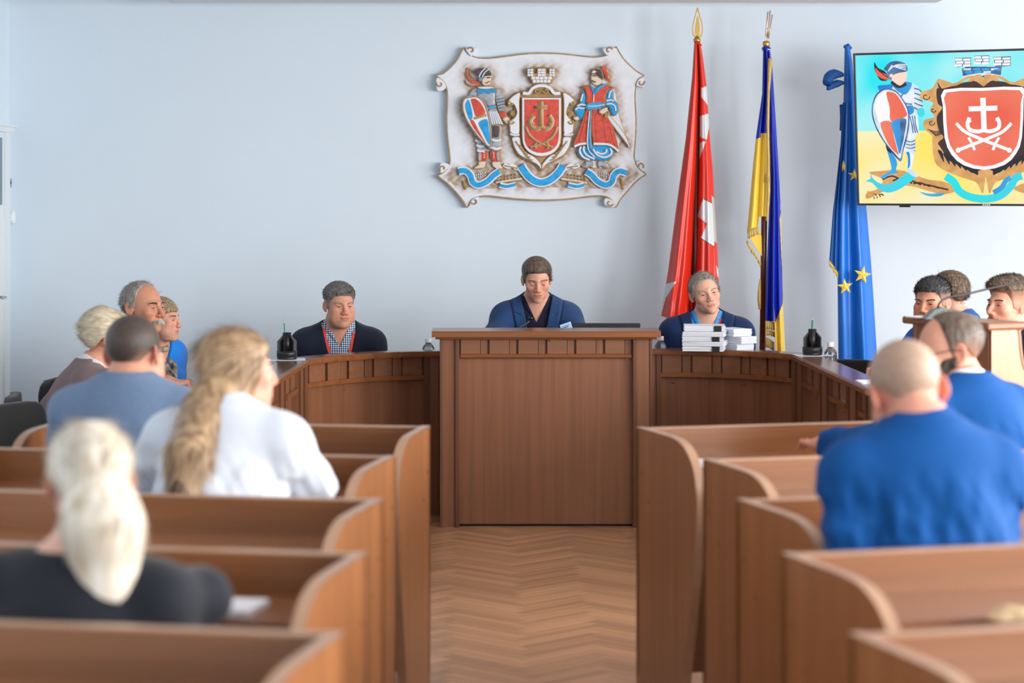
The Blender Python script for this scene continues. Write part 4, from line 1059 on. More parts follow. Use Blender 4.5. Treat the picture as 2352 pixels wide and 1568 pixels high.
OUT = [(330,82),(345,98),(372,130),(420,160),(470,172),(560,175),(700,160),(850,140),(1010,130),(1200,135),(1350,150),(1480,165),(1560,160),(1620,145),(1665,110),(1690,80),(1705,75),(1720,105),(1760,170),(1820,235),(1890,295),(1950,330),(1930,345),(1900,370),(1880,420),(1870,500),(1873,600),(1880,720),(1878,850),(1868,980),(1862,1060),(1880,1120),(1910,1160),(1945,1195),(1968,1215),(1930,1240),(1870,1290),(1800,1370),(1740,1440),(1700,1510),(1685,1490),(1665,1455),(1620,1420),(1560,1410),(1450,1415),(1300,1435),(1150,1445),(1010,1447),(850,1440),(700,1425),(560,1410),(480,1415),(420,1435),(385,1480),(360,1515),(330,1460),(270,1385),(200,1310),(110,1240),(100,1225),(140,1205),(170,1180),(200,1140),(210,1090),(200,980),(185,850),(180,700),(185,600),(187,500),(175,430),(150,385),(110,350),(80,330),(150,310),(220,250),(280,180),(310,120)]
pl = relief('plaque', OUT, MZ, 0, .045, EMW, EMW, bev=.006, k=2)
rtube('edge_line', OUT, MZ, .040, .0045, EMG, pl, k=2, close=True)
for i, (cx_, cy_, a0, sg, bl_) in enumerate(((400,108,200,1,[(352,84),(445,78),(450,92),(425,135),(400,158),(372,132)]),(1635,108,-20,-1,[(1690,82),(1590,86),(1582,102),(1600,135),(1630,152),(1668,115)]),(122,404,200,-1,[(92,350),(150,384),(174,430),(155,460),(105,472),(88,440)]),(150,1165,140,1,[(130,1112),(188,1120),(204,1142),(172,1182),(130,1205),(118,1170)]),(1922,392,-20,1,[(1935,345),(1950,360),(1950,432),(1905,430),(1880,415),(1898,368)]),(1915,1140,40,-1,[(1880,1112),(1935,1095),(1942,1180),(1925,1180),(1900,1155)]),(430,1455,160,-1,[(420,1432),(470,1418),(462,1440),(425,1480),(388,1498),(392,1468)]),(1642,1470,20,1,[(1600,1430),(1665,1452),(1690,1500),(1660,1512),(1598,1490)]))):
    rl = relief('scroll_curl', bl_, MZ, .0, .060, EMW, EMW, bev=.004, par=pl)
    sp = [(cx_+math.cos(math.radians(a0)+sg*t*.9)*(34-5.4*t), cy_+math.sin(math.radians(a0)+sg*t*.9)*(34-5.4*t)) for t in np.linspace(0, 5.0, 16)]
    rtube('curl_line', [tuple(x) for x in sp], MZ, .061, .0045, EMG, rl, 2)
# painted patina wash around the figures (thin painted skin on the plaque, fades to white)
FIG = []
def F_(pts, mp): FIG.append(np.array([[mp(p)[0], mp(p)[1]] for p in crom(pts, 4, True)]))
KN_O = [(400,140),(470,190),(590,145),(685,190),(700,260),(690,350),(760,390),(820,440),(850,540),(875,680),(930,800),(840,850),(815,900),(820,1090),(805,1290),(840,1390),(740,1395),(660,1300),(610,1385),(480,1395),(520,1300),(510,1100),(480,990),(345,720),(330,600),(420,490),(440,400),(380,330),(370,230)]
CO_O = [(355,215),(375,170),(480,130),(550,130),(585,225),(590,320),(530,345),(645,400),(690,590),(700,700),(830,1110),(740,1030),(690,1180),(640,1200),(560,1310),(590,1385),(440,1390),(240,1370),(280,1300),(185,1200),(150,1110),(220,880),(240,780),(150,780),(145,640),(225,540),(240,390),(350,350)]
HALF = [(1030,255),(950,262),(890,280),(925,350),(950,400),(960,440),(900,460),(860,470),(830,480),(790,490),(740,530),(715,575),(730,605),(765,605),(782,640),(750,650),(735,685),(770,705),(755,722),(725,745),(735,790),(745,850),(760,890),(765,940),(785,1000),(830,1060),(900,1100),(960,1125),(1000,1170),(1030,1192)]
mirz = lambda H: H+[(2060-x, y) for x, y in H[::-1][1:-1]]
F_(KN_O, MK); F_(CO_O, MC); F_(mirz(HALF), MZ); F_([(240,1180),(1030,1120),(1830,1180),(1740,1330),(1030,1330),(330,1330)], MZ)
gx = np.arange(1002, 1480, 2.6); gy = np.arange(112, 474, 2.6); GX, GY = np.meshgrid(gx, gy, indexing='ij'); G = np.stack([GX.ravel(), GY.ravel()], 1)
def pip(G, P):
    ins = np.zeros(len(G), bool); j = len(P)-1
    for i in range(len(P)):
        c = ((P[i,1] > G[:,1]) != (P[j,1] > G[:,1])); den = P[j,1]-P[i,1]; den = den if abs(den) > 1e-9 else 1e-9
        ins ^= c & (G[:,0] < (P[j,0]-P[i,0])*(G[:,1]-P[i,1])/den+P[i,0]); j = i
    return ins
def pdist(G, P):
    d = np.full(len(G), 1e9)
    for i in range(len(P)): d = np.minimum(d, (G[:,0]-P[i,0])**2+(G[:,1]-P[i,1])**2)
    return np.sqrt(d)
OP = np.array([[MZ(p)[0], MZ(p)[1]] for p in crom(OUT, 3, True)])
ok = pip(G, OP) & (pdist(G, OP) > 5)
fac = np.zeros(len(G))
for P in FIG: fac = np.maximum(fac, np.where(pip(G, P), 1, np.exp(-(pdist(G, P)/11.0)**1.5)))
nzv = .75+.35*np.sin(G[:,0]*.31+np.sin(G[:,1]*.17)*2)*np.sin(G[:,1]*.23+1.3); fac = np.clip(fac*nzv*1.1, 0, 1)*.9
cw, cb = np.array(lin((226,230,238))[:3]), np.array(lin((160,128,92))[:3]); colg = cw*(1-fac[:,None])+cb*fac[:,None]
idx = np.arange(len(G)).reshape(GX.shape); OK2 = ok.reshape(GX.shape); cellok = OK2[:-1,:-1]&OK2[1:,:-1]&OK2[1:,1:]&OK2[:-1,1:]
qs = np.stack([idx[:-1,:-1],idx[1:,:-1],idx[1:,1:],idx[:-1,1:]],-1)[cellok]
vv = np.stack([(G[:,0]-CX)*YE/F-em0.x, np.full(len(G),-.0456), CH-(G[:,1]-CY)*YE/F-em0.z],1)
o = bpy.data.meshes.new('painted_wash'); o.from_pydata(vv.tolist(), [], qs[:, ::-1].tolist()); add_attr(o, 'tint', colg); link('painted_wash', o, mat('emblem painted wash', (226,230,238), .55, attr='tint', var=.05, scale=(20,20,20)), pl)
D0 = .045
# knight
kn = relief('knight', KN_O, MK, D0-.01, D0+.004, EMS, bev=.003)
R_ = lambda nm, pts, d, m, **k: relief(nm, pts, MK, D0, D0+d, m, par=kn, **k)
R_('plume', [(400,140),(412,180),(405,230),(430,270),(470,295),(545,300),(555,330),(500,345),(440,330),(390,280),(370,220)], .012, EMR); R_('plume', [(372,300),(400,335),(470,362),(552,345),(555,372),(480,388),(410,368),(370,332)], .014, EMR); R_('plume', [(440,155),(434,200),(452,245),(500,280),(462,282),(425,240),(420,190)], .016, EMR)
R_('helmet', [(465,195),(520,160),(590,145),(650,155),(685,190),(703,250),(640,255),(600,262),(560,290),(535,262),(500,225)], .030, EMK, dome=.006)
rtube('helmet_band', [(540,265),(570,200),(622,152)], MK, D0+.034, .0035, EMW, kn); rtube('helmet_band', [(582,262),(612,205),(664,163)], MK, D0+.034, .003, EMW, kn); rtube('helmet_band', [(605,262),(650,252),(705,250)], MK, D0+.032, .003, EMW, kn)
R_('face', [(590,265),(690,258),(692,300),(690,322),(680,355),(640,372),(600,368),(570,330)], .026, EMF, dome=.006)
rtube('moustache', [(632,325),(645,340),(662,316),(688,320)], MK, D0+.034, .0028, EMG, kn); rtube('brow', [(640,274),(660,268),(676,274)], MK, D0+.033, .002, EMK, kn)
R_('rosette', [(560+27*math.cos(a), 290+27*math.sin(a)) for a in np.linspace(0, 5.5, 8)], .036, EMB)
R_('gorget', [(525,378),(680,372),(722,388),(720,402),(640,416),(540,408)], .030, EMW, dome=.004)
R_('breastplate', [(520,400),(740,400),(750,470),(745,540),(740,610),(650,640),(600,560),(525,500)], .024, EMS, dome=.010); R_('bib', [(525,418),(735,412),(735,455),(700,448),(660,470),(620,448),(580,470),(530,455)], .038, EMB, bev=.0015)
R_('pauldron', [(750,398),(800,410),(832,470),(838,500),(750,510),(740,450)], .028, EMS, dome=.006); R_('pauldron', [(430,440),(470,402),(520,400),(515,490),(420,488)], .020, EMS, dome=.005)
for j in range(5): rband('arm_band', [(745+j*9,525+j*36),(800+j*9,510+j*36),(850+j*5,505+j*36)], MK, 13, D0, D0+.030-.001*j, EMS, kn, 3, EMK)
R_('cuff', [(785,690),(865,680),(882,735),(825,770)], .030, EMR, dome=.004); R_('hand', [(830,772),(885,745),(932,790),(900,850),(850,815)], .024, EMF, dome=.005)
R_('belt', [(648,625),(740,605),(745,650),(655,660)], .036, EMB); R_('tasset', [(660,665),(755,650),(840,850),(780,846),(700,862),(690,800)], .026, EMS)
for j in range(5): rtube('pleat', [(672+j*20,680),(690+j*25,760),(705+j*30,842)], MK, D0+.027, .004, EMW, kn)
R_('leg', [(700,860),(815,850),(822,1000),(818,1090),(808,1165),(692,1170),(700,1000)], .018, EMS, dome=.006); R_('thigh_plate', [(712,872),(800,866),(800,975),(760,1010),(715,990)], .032, EMK, dome=.006)
for y in (1030, 1130): rband('knee_band', [(700,y),(755,y+18),(818,y)], MK, 14, D0, D0+.032, EMW, kn, 3, EMK)
R_('leg', [(482,992),(560,1020),(640,1120),(640,1170),(520,1185),(510,1100),(490,1040)], .016, EMS, dome=.005)
for y in (1040, 1100, 1160): rband('knee_band', [(495+(y-1040)*.2,y),(550,y+18),(610,y+14)], MK, 13, D0, D0+.024, EMW, kn, 3, EMK)
for bx in ([(525,1188),(650,1178),(640,1290),(530,1300)], [(675,1178),(800,1178),(800,1295),(705,1300)]): R_('boot', bx, .022, EMR, dome=.004)
R_('shin_plate', [(530,1200),(570,1198),(568,1290),(535,1295)], .030, EMS); R_('shin_plate', [(752,1188),(792,1188),(795,1288),(760,1290)], .030, EMS)
for bx, by_ in ((605,1195),(605,1225),(605,1252),(722,1200),(722,1225),(722,1250)): R_('stud', [(bx+9*math.cos(a), by_+9*math.sin(a)) for a in np.linspace(0,5.2,6)], .032, EMW, bev=.001, k=1)
R_('shoe', [(530,1305),(622,1300),(610,1380),(540,1396),(475,1396),(490,1365),(530,1340)], .020, EMF, dome=.004); R_('shoe', [(705,1305),(800,1300),(815,1345),(840,1385),(800,1402),(740,1390),(705,1360)], .020, EMF, dome=.004)
sd = relief('knight_shield', [(410,490),(500,488),(570,520),(630,610),(670,720),(692,850),(698,1000),(697,1140),(670,1145),(600,1090),(500,980),(400,830),(345,710),(328,600),(350,530)], MK, D0, D0+.052, EMW, EMS, bev=.006, par=em)
for pts, m in (([(415,545),(450,650),(462,765),(425,788),(390,700),(372,620),(387,570)], EMB), ([(442,537),(500,533),(560,580),(600,650),(616,712),(512,752),(482,690),(457,600)], EMR), ([(432,806),(473,797),(518,880),(570,980),(638,1098),(560,1000),(490,910)], EMR), ([(537,826),(638,782),(663,900),(676,1088),(638,1048),(582,930)], EMB)):
    relief('shield_field', pts, MK, D0+.05, D0+.055, m, EMG, bev=.001, par=sd)
rtube('shield_rim', [(395,520),(500,505),(565,535),(620,620),(655,730),(678,860),(684,1000),(682,1120),(600,1070),(500,955),(405,815),(355,700),(342,600),(358,545)], MK, D0+.053, .0035, EMG, sd, close=True)
rband('shield_bar', [(480,775),(560,750),(632,732)], MK, 16, D0+.05, D0+.056, EMG, sd, 3, EMW)
# cossack
co = relief('cossack', CO_O, MC, D0-.01, D0+.004, EMW, bev=.003)
C2 = lambda nm, pts, d, m, **k: relief(nm, pts, MC, D0, D0+d, m, par=co, **k)
C2('hat', [(355,215),(375,175),(430,155),(480,170),(510,230),(515,280),(495,290),(450,260),(400,215),(370,222)], .034, EMK, dome=.006); C2('hat_flap', [(478,130),(550,130),(560,190),(585,225),(570,270),(585,320),(560,278),(530,280),(525,240),(500,200)], .028, EMR, dome=.004)
C2('hat_plume', [(360,215),(375,180),(415,180),(420,205),(395,220)], .040, EMW, dome=.003)
C2('face', [(360,230),(400,218),(450,258),(490,290),(490,340),(440,370),(380,350),(352,292)], .028, EMF, dome=.006); rtube('moustache', [(360,305),(378,308),(395,322),(415,318)], MC, D0+.036, .003, EMK, co); rtube('brow', [(375,248),(400,242),(420,256)], MC, D0+.036, .0025, EMK, co)
C2('sleeve', [(250,420),(280,430),(300,500),(300,590),(290,720),(240,790),(200,770),(150,690),(145,650),(190,610),(225,540)], .022, EMB, dome=.008); C2('sleeve', [(560,420),(610,405),(640,450),(640,530),(690,590),(700,660),(670,730),(620,740),(600,690),(570,640),(530,600),(525,540)], .026, EMB, dome=.008)
for pts in ([(160,665),(200,640),(250,650),(280,640)], [(185,620),(230,600),(290,610)], [(545,600),(600,590),(650,620),(660,680)], [(545,555),(600,545),(640,560)], [(230,560),(255,470)], [(575,520),(590,450),(615,430)]): rtube('sleeve_fold', pts, MC, D0+.034, .005, EMW, co)
C2('vest', [(240,385),(340,365),(385,430),(440,400),(530,360),(600,370),(645,400),(580,412),(540,490),(525,585),(305,585),(300,500),(275,410)], .034, EMR, dome=.004)
rband('vest_collar', [(352,365),(375,410),(392,470)], MC, 12, D0, D0+.042, EMB, co, 4, EMW); rband('vest_collar', [(530,352),(450,400),(400,470)], MC, 15, D0, D0+.042, EMB, co, 4, EMW); rtube('placket', [(392,470),(388,520),(385,572)], MC, D0+.04, .003, EMW, co)
C2('trousers', [(190,1120),(310,1095),(380,1095),(500,1090),(620,1110),(645,1180),(610,1260),(540,1300),(420,1295),(300,1290),(220,1260),(185,1190)], .024, EMB, dome=.008)
for pts in ([(230,1120),(215,1180),(260,1250),(340,1285)], [(270,1115),(265,1170),(310,1230),(400,1275)], [(380,1150),(440,1230),(540,1250),(610,1200),(590,1140)], [(420,1180),(480,1210),(540,1190),(545,1150)]): rtube('trouser_fold', pts, MC, D0+.034, .006, EMW, co)
C2('skirt', [(290,678),(350,675),(312,900),(300,1070),(150,1112),(165,1010),(220,880)], .034, EMR); C2('skirt', [(368,680),(470,680),(560,750),(640,900),(700,1168),(650,1132),(560,1092),(385,1082)], .036, EMR)
rband('hem', [(150,1120),(220,1090),(300,1080)], MC, 14, D0, D0+.038, EMW, co, 4); rband('hem', [(385,1086),(560,1092),(640,1130),(698,1180)], MC, 14, D0, D0+.040, EMW, co, 4)
for pts in ([(300,720),(260,900),(215,1060)], [(400,720),(420,900),(430,1060)], [(500,740),(530,900),(550,1070)], [(570,800),(610,950),(650,1100)]): rtube('skirt_fold', pts, MC, D0+.032, .006, EMR, co)
C2('apron', [(340,680),(366,680),(360,900),(366,1080),(382,1180),(335,1150),(315,1050),(325,880)], .042, EMB, dome=.003); rtube('apron_edge', [(338,680),(318,900),(310,1060),(330,1170),(400,1250)], MC, D0+.042, .0035, EMW, co)
C2('sash', [(310,585),(520,575),(520,640),(420,662),(302,665)], .044, EMB, dome=.004); rtube('sash_fold', [(312,622),(420,620),(518,602)], MC, D0+.05, .003, EMW, co)
C2('boot', [(290,1300),(380,1305),(375,1385),(340,1370),(300,1390),(235,1366),(280,1345)], .022, EMS, dome=.004); C2('boot', [(440,1300),(545,1310),(550,1350),(586,1382),(530,1390),(490,1365),(450,1385)], .022, EMS, dome=.004)
C2('hand', [(130,760),(190,740),(216,780),(170,806)], .028, EMF, dome=.005)
sb = relief('sabre', [(545,742),(570,720),(700,860),(790,990),(832,1110),(820,1125),(740,1020),(640,890)], MC, D0, D0+.034, EMW, par=em, dome=.004); relief('hilt', [(450,640),(480,625),(482,660),(545,700),(580,690),(545,775),(510,750),(520,720),(460,690)], MC, D0, D0+.046, EMGD, par=sb, dome=.003)
C2('hand', [(470,662),(550,630),(562,680),(500,726),(450,700)], .054, EMF, dome=.006)
# cartouche with crown
ca = relief('cartouche', mirz(HALF), MZ, D0-.01, D0+.018, EMG, EMG, bev=.004, k=2)
Z2 = lambda nm, pts, d, m, **k: relief(nm, pts, MZ, D0, D0+d, m, par=ca, **k)
for s in (0, 1):
    mr = (lambda P: [(2060-x, y) for x, y in P]) if s else (lambda P: P)
    Z2('cartouche_scroll', mr([(840,485),(792,498),(748,535),(722,575),(735,598),(765,585),(790,610),(805,660),(790,700),(770,720),(735,745),(742,790),(752,845),(830,860),(835,700),(835,560)]), .034, EMW, dome=.004)
    Z2('cartouche_leaf', mr([(765,885),(835,880),(850,950),(890,1010),(960,1050),(1000,1090),(1028,1130),(1028,1175),(985,1130),(900,1085),(830,1045),(790,990),(772,940)]), .030, EMW, dome=.004)
    for (cx_, cy_, r0) in ((748,578,26),(760,745,26),(770,672,18),(990,468,30)):
        sp = [((cx_+math.cos(t)*(r0-r0*.14*t)), cy_+math.sin(t)*(r0-r0*.14*t)) for t in np.linspace(0,5.8,16)]
        rtube('volute', mr([tuple(q) for q in sp]), MZ, D0+.040, .0045, EMGD, ca, k=2)
    for j in range(6): rtube('leaf_vein', mr([(800+j*18,920+j*26),(822+j*20,950+j*26),(850+j*20,960+j*26)]), MZ, D0+.036, .0035, EMG, ca, k=3)
    rband('crown_volute', mr([(862,490),(915,492),(950,450),(1000,425),(1030,425)]), MZ, 14, D0, D0+.036, EMW, ca, 4, EMG)
    rtube('collar_bead', mr([(748,855),(790,868),(832,862)]), MZ, D0+.042, .006, EMW, ca)
cr = relief('crown', [(890,280),(950,265),(962,312),(985,314),(992,265),(1068,265),(1075,312),(1095,312),(1102,268),(1165,285),(1138,350),(1128,402),(950,402),(925,350)], MZ, D0, D0+.040, EMG, par=em, rnd=False, bev=.003)
b = MB()
def brick(x0, x1, y0, y1):
    a = e3((x0,y1), MZ, 0); c = e3((x1,y0), MZ, 0); b.box(a[0], c[0], -(D0+.046), -(D0+.038), a[2], c[2], b=.001)
for r_, (y0, y1, xa_, xb_) in enumerate(((344,368,938,1124),(372,397,950,1112))):
    n_ = 5
    for j in range(n_): brick(xa_+(xb_-xa_)*(j+.06)/n_, xa_+(xb_-xa_)*(j+.94)/n_, y0, y1)
for (x0, x1) in ((905,955),(996,1064),(1100,1150)):
    for rr_, (y0, y1) in enumerate(((274,292),(296,314),(318,340))):
        sh_ = .5 if rr_ % 2 == 0 else .35
        brick(x0, x0+(x1-x0)*sh_-2, y0, y1); brick(x0+(x1-x0)*sh_+2, x1, y0, y1)
bo = b.build('brick', EMW, cr); 
sh = relief('red_shield', [(853, 530), (1208, 530), (1208, 870), (1201.5, 934.4), (1183.7, 979.1), (1155.5, 1014.0), (1118.8, 1039.3), (1075.9, 1054.8), (1030.0, 1060.0), (984.1, 1054.8), (941.2, 1039.3), (904.5, 1014.0), (876.3, 979.1), (858.5, 934.4), (853, 870)], MZ, D0, D0+.046, EMW, EMG, bev=.004, par=em, rnd=False)
relief('shield_field', [(876, 547), (1186, 547), (1186, 868), (1179.7, 921.6), (1164.2, 958.7), (1139.6, 987.7), (1107.5, 1008.8), (1070.1, 1021.7), (1030.0, 1026.0), (989.9, 1021.7), (952.5, 1008.8), (920.4, 987.7), (895.8, 958.7), (880.3, 921.6), (876, 868)], MZ, D0+.044, D0+.048, EMR, EMG, bev=.001, par=sh, rnd=False)
def gold(nm, pts, r, kk=5):
    rtube(nm+'_edge', pts, MZ, D0+.047, r*1.45, EMW, sh, kk); rtube(nm, pts, MZ, D0+.056, r, EMGD, sh, kk)
gold('cross', [(1027,565),(1027,790)], .0085, 1); gold('cross', [(975,617),(1083,617)], .0080, 1)
gold('anchor', [(962,692),(932,735),(940,785),(985,812),(1027,796),(1070,812),(1112,785),(1124,735),(1096,692)], .0085); gold('anchor_fluke', [(935,760),(965,772)], .006, 1); gold('anchor_fluke', [(1120,760),(1092,772)], .006, 1)
for s in (0,1):
    mr = (lambda P: [(2060-x, y) for x, y in P]) if s else (lambda P: P)
    gold('sabre', mr([(888,790),(925,870),(1000,930),(1070,958),(1132,975)]), .0048); gold('sabre_guard', mr([(1075,935),(1090,960),(1080,988)]), .0045)
# ribbons and wheat
for nm, pts, wd in (('ribbon', [(285,1190),(345,1182),(395,1225),(415,1285),(470,1312),(545,1280),(600,1228),(655,1190)], 27), ('ribbon', [(845,1138),(890,1205),(950,1265),(1030,1290),(1110,1265),(1180,1205),(1225,1138)], 33), ('ribbon', [(1795,1205),(1730,1188),(1680,1225),(1660,1285),(1608,1312),(1535,1280),(1480,1222),(1430,1190)], 27), ('ribbon_tail', [(655,1312),(720,1325),(800,1308)], 17), ('ribbon_tail', [(1268,1308),(1345,1325),(1412,1312)], 17)):
    rb = rband(nm, pts, MZ, wd+9, D0, D0+.022, EMW, em, 6, EMG); rband('ribbon_face', pts, MZ, wd-4, D0+.02, D0+.026, EMB, rb, 6, EMB)
for (xa_, ya_, xb_, yb_) in ((640,1255,790,1235),(1430,1255,1280,1235),(420,1240,520,1215),(1655,1240,1555,1215),(330,1290,350,1330),(1745,1270,1760,1330)):
    w_ = MB(); n_ = 6
    for j in range(n_):
        t = j/(n_-1); 
        for sgn in (-1,1):
            cxx = xa_+(xb_-xa_)*t; cyy = ya_+(yb_-ya_)*t+sgn*13
            P = e3((cxx, cyy), MZ, D0+.008); Q = e3((cxx+(xb_-xa_)*.11, cyy+sgn*2+(yb_-ya_)*.1), MZ, D0+.010); M_ = [tuple(Vector(P)+(Vector(Q)-Vector(P))*u) for u in (0,.3,.7,1)]
            w_.tube(M_, [.002,.007,.006,.001], 6)
    w_.build('wheat_ear', EMGD if ya_ > 1240 else EMW, em, True)
for s in (0,1):
    mr = (lambda P: [(2060-x, y) for x, y in P]) if s else (lambda P: P)
    for j in range(3): rtube('wheat_stem', mr([(610+10*j,1285+8*j),(720,1262+12*j),(860,1240+14*j)]), MZ, D0+.004, .005, EMW if j % 2 else EMG, em)
    rband('oak_leaf', mr([(690,1130),(730,1150),(770,1140),(810,1165),(850,1165)]), MZ, 18, D0, D0+.014, EMW, em, 4)
    rtube('leaf_vein', mr([(700,1140),(760,1150),(840,1168)]), MZ, D0+.015, .004, EMG, em)

# ------------------------------------------------------------------ television
TVY = 12.95; ya = math.radians(30); pt = math.radians(4.5)
tl = W(1964.5, 297.5, TVY); u_ = Vector((math.cos(ya), -math.sin(ya), 0)); nh = Vector((-math.sin(ya), -math.cos(ya), 0))
vn = (Vector((0,0,1))*math.cos(pt)+nh*math.sin(pt)); nn_ = u_.cross(vn); nn_ = nn_ if nn_.y < 0 else -nn_
TW, TH = 1.435, .815; cen = tl+u_*TW/2
tv = empty('television', tuple(cen-vn*TH/2), 0, 'wide flat television showing the city coat of arms, mounted high at right', 'television')
TM = Matrix(((u_.x, nn_.x, vn.x, cen.x), (u_.y, nn_.y, vn.y, cen.y), (u_.z, nn_.z, vn.z, cen.z), (0,0,0,1))); TL_ = Matrix.Translation(-tv.location) @ TM   # local: x right, y towards viewer, z up
def tbox(nm, x0, x1, y0, y1, z0, z1, m, b_=.003, par=None): return MB().box(x0,x1,y0,y1,z0,z1,b=b_,M=TL_).build(nm, m, par or tv)
bz = .011
tbox('housing', -TW/2, TW/2, -.045, -.004, -TH/2, TH/2, BLACK)
BZ = mat('grey bezel', (58,60,68), .35, metal=.3)
for a in ((-TW/2,-TW/2+bz,-TH/2,TH/2),(TW/2-bz,TW/2,-TH/2,TH/2),(-TW/2+bz,TW/2-bz,TH/2-bz,TH/2),(-TW/2+bz,TW/2-bz,-TH/2,-TH/2+bz)): tbox('bezel', a[0], a[1], -.004, .003, a[2], a[3], BZ, .001)
for s in (-.45, .45): MB().box(s-.03, s+.03, .0, .006, -TH/2-.008, -TH/2, M=TL_).build('foot_tab', BLACK, tv)
MB().tube([tuple(TL_ @ Vector((0,-.045,0))), tuple(Vector((cen.x+.1, 13.57, cen.z))-tv.location)], .02, 10).build('wall_arm', BLACK, tv)
def scr(px, py):
    d = Vector(((px-CX)/F, 1, -(py-CY)/F)); c0 = Vector((0,0,CH)); t = (cen-c0).dot(nn_)/d.dot(nn_); q = c0+d*t-cen; return (q.dot(u_), q.dot(vn))
def emi(name, c, c2=None, s=1.0, sc=3): return mat(name, c, .3, emit=s, col2=c2, scale=(sc,sc,sc), detail=1)
T = dict(cy=emi('screen cyan', (0,226,236), (170,238,240), 1.), ye=emi('screen yellow', (250,226,100), (244,236,190), 1.), wh=emi('screen white', (246,244,246)), re=emi('screen red', (232,92,66), (240,128,100)), br=emi('screen brown', (206,148,84), (226,174,108), sc=20), dk=emi('screen dark brown', (52,30,24)), db=emi('screen dark blue', (24,60,110), (90,130,180), sc=14), bl=emi('screen blue', (0,120,210), (60,180,230)), bk=emi('screen black', (12,16,26)), sk=emi('screen flesh', (252,214,196)), gr=emi('screen pale steel', (196,216,226), (236,242,246), sc=14), c2=emi('screen ribbon cyan', (0,222,230), (70,200,224)))
TK = list(T); MT = mapz(1880, 80, 3.824); img = MB(); lay = [0]
def tp(pts, key, rnd=True, k=4, mir=False, off=0):
    lay[0] += 1; P = crom(pts, k, True) if rnd else pts; Q = [scr(*MT(p)) for p in P]
    axis = scr(*MT((1458, 740)))[0]
    for mm in ((0,1) if mir else (0,)):
        R = [((2*axis-x) if mm else x, y) for x, y in Q]; R = [(max(-TW/2+bz, min(TW/2-bz, x)), max(-TH/2+bz, min(TH/2-bz, y))) for x, y in R]
        n = len(R); tri = tessellate_polygon([[Vector((x,y,0)) for x, y in R]])
        f = []
        for t in tri:
            A, B_, C_ = [Vector(R[i]) for i in t]; f.append(list(t) if (B_-A).cross(C_-A) > 0 else list(t)[::-1])
        img.add([tuple(TL_ @ Vector((x, -.0035+lay[0]*.00008, y))) for x, y in R], f, TK.index(key))
def tl_(pts, w_, key, k=5, mir=False):
    P = [Vector(p) for p in crom(pts, k)]; n = len(P); L = []; R = []
    for i in range(n):
        t = (P[min(i+1,n-1)]-P[max(i-1,0)]).normalized(); q = Vector((-t.y,t.x)); L.append(tuple(P[i]+q*w_)); R.append(tuple(P[i]-q*w_))
    tp(L+R[::-1], key, rnd=False, mir=mir)
w2, h2 = TW/2-bz, TH/2-bz
img.add([tuple(TL_ @ Vector(p)) for p in ((-w2,-.0035,-.01),(w2,-.0035,-.01),(w2,-.0035,h2),(-w2,-.0035,h2))], [[0,1,2,3]], TK.index('cy'))
img.add([tuple(TL_ @ Vector(p)) for p in ((-w2,-.0035,-h2),(w2,-.0035,-h2),(w2,-.0035,-.01),(-w2,-.0035,-.01))], [[0,1,2,3]], TK.index('ye'))
tp([(440,1210),(560,1195),(700,1185),(830,1225),(960,1270),(1100,1290),(1240,1350),(1100,1400),(960,1370),(820,1330),(700,1330),(560,1380),(430,1440),(420,1390),(520,1350),(560,1270)], 'br', mir=True)
for j in range(6): tl_([(560+j*90,1270+j*12),(650+j*80,1240+j*20),(740+j*80,1290+j*14)], 7, 'dk', mir=True)
for j in range(4): tl_([(440+j*30,1380+8*j),(470+j*30,1400),(490+j*26,1440-8*j)], 5, 'dk', mir=True)
for j in range(3): tl_([(500+j*14,1440-20*j),(460,1400-10*j),(425,1395-8*j)], 5, 'br', mir=True)
tp([(455,1200),(480,1265),(560,1310),(640,1300),(720,1250),(780,1210),(860,1240),(780,1310),(690,1365),(600,1385),(520,1350),(470,1300),(415,1285),(455,1260)], 'c2', mir=True); tp([(890,1380),(980,1395),(1110,1390),(1060,1418),(960,1415)], 'bl', mir=True)
# knight on the screen
tp([(490,240),(520,290),(580,320),(610,370),(600,400),(545,400),(510,350),(490,300)], 'bk', mir=True); tp([(497,290),(540,330),(590,345),(620,395),(560,385),(510,350)], 're', mir=True); tl_([(505,275),(560,340),(620,380)], 4, 'bk', mir=True)
tp([(660,430),(760,400),(830,430),(880,470),(890,560),(930,650),(925,700),(880,705),(850,640),(870,720),(880,850),(850,900),(850,1000),(800,1030),(740,1000),(560,800),(530,480),(600,450)], 'gr', mir=True)
tp([(520,450),(600,440),(650,430),(640,480),(560,520)], 'bl', mir=True); tp([(640,420),(760,410),(820,430),(770,520),(700,500)], 'bl', mir=True); tl_([(640,410),(700,455),(770,430)], 14, 'bk', mir=True)
for j in range(5): tl_([(840,470+j*42),(880,480+j*45),(905+j*4,500+j*42)], 5, 'db', mir=True)
tp([(770,630),(830,625),(835,680),(790,700)], 'bl', mir=True); tp([(865,660),(920,640),(930,700),(890,720)], 'c2', mir=True); tl_([(740,520),(720,560),(760,600),(820,610)], 6, 'db', mir=True)
for j in range(3): tl_([(800+j*22,710),(820+j*16,790),(830+j*20,860)], 5, 'db', mir=True)
for j in range(4): tl_([(770,930+j*30),(810,940+j*28),(850,925+j*30)], 4, 'db', mir=True)
tp([(600,1000),(650,1040),(690,1120),(680,1190),(700,1210),(620,1230),(580,1260),(545,1250),(600,1210),(640,1180),(620,1080)], 'bl', mir=True); tp([(760,1020),(840,1010),(830,1110),(820,1180),(880,1230),(850,1250),(790,1210),(770,1150),(790,1090)], 'gr', mir=True); tp([(770,1030),(800,1040),(805,1140),(785,1170),(785,1080)], 'bl', mir=True)
tp([(590,950),(600,1010),(640,1040),(620,980)], 'bk', mir=True)
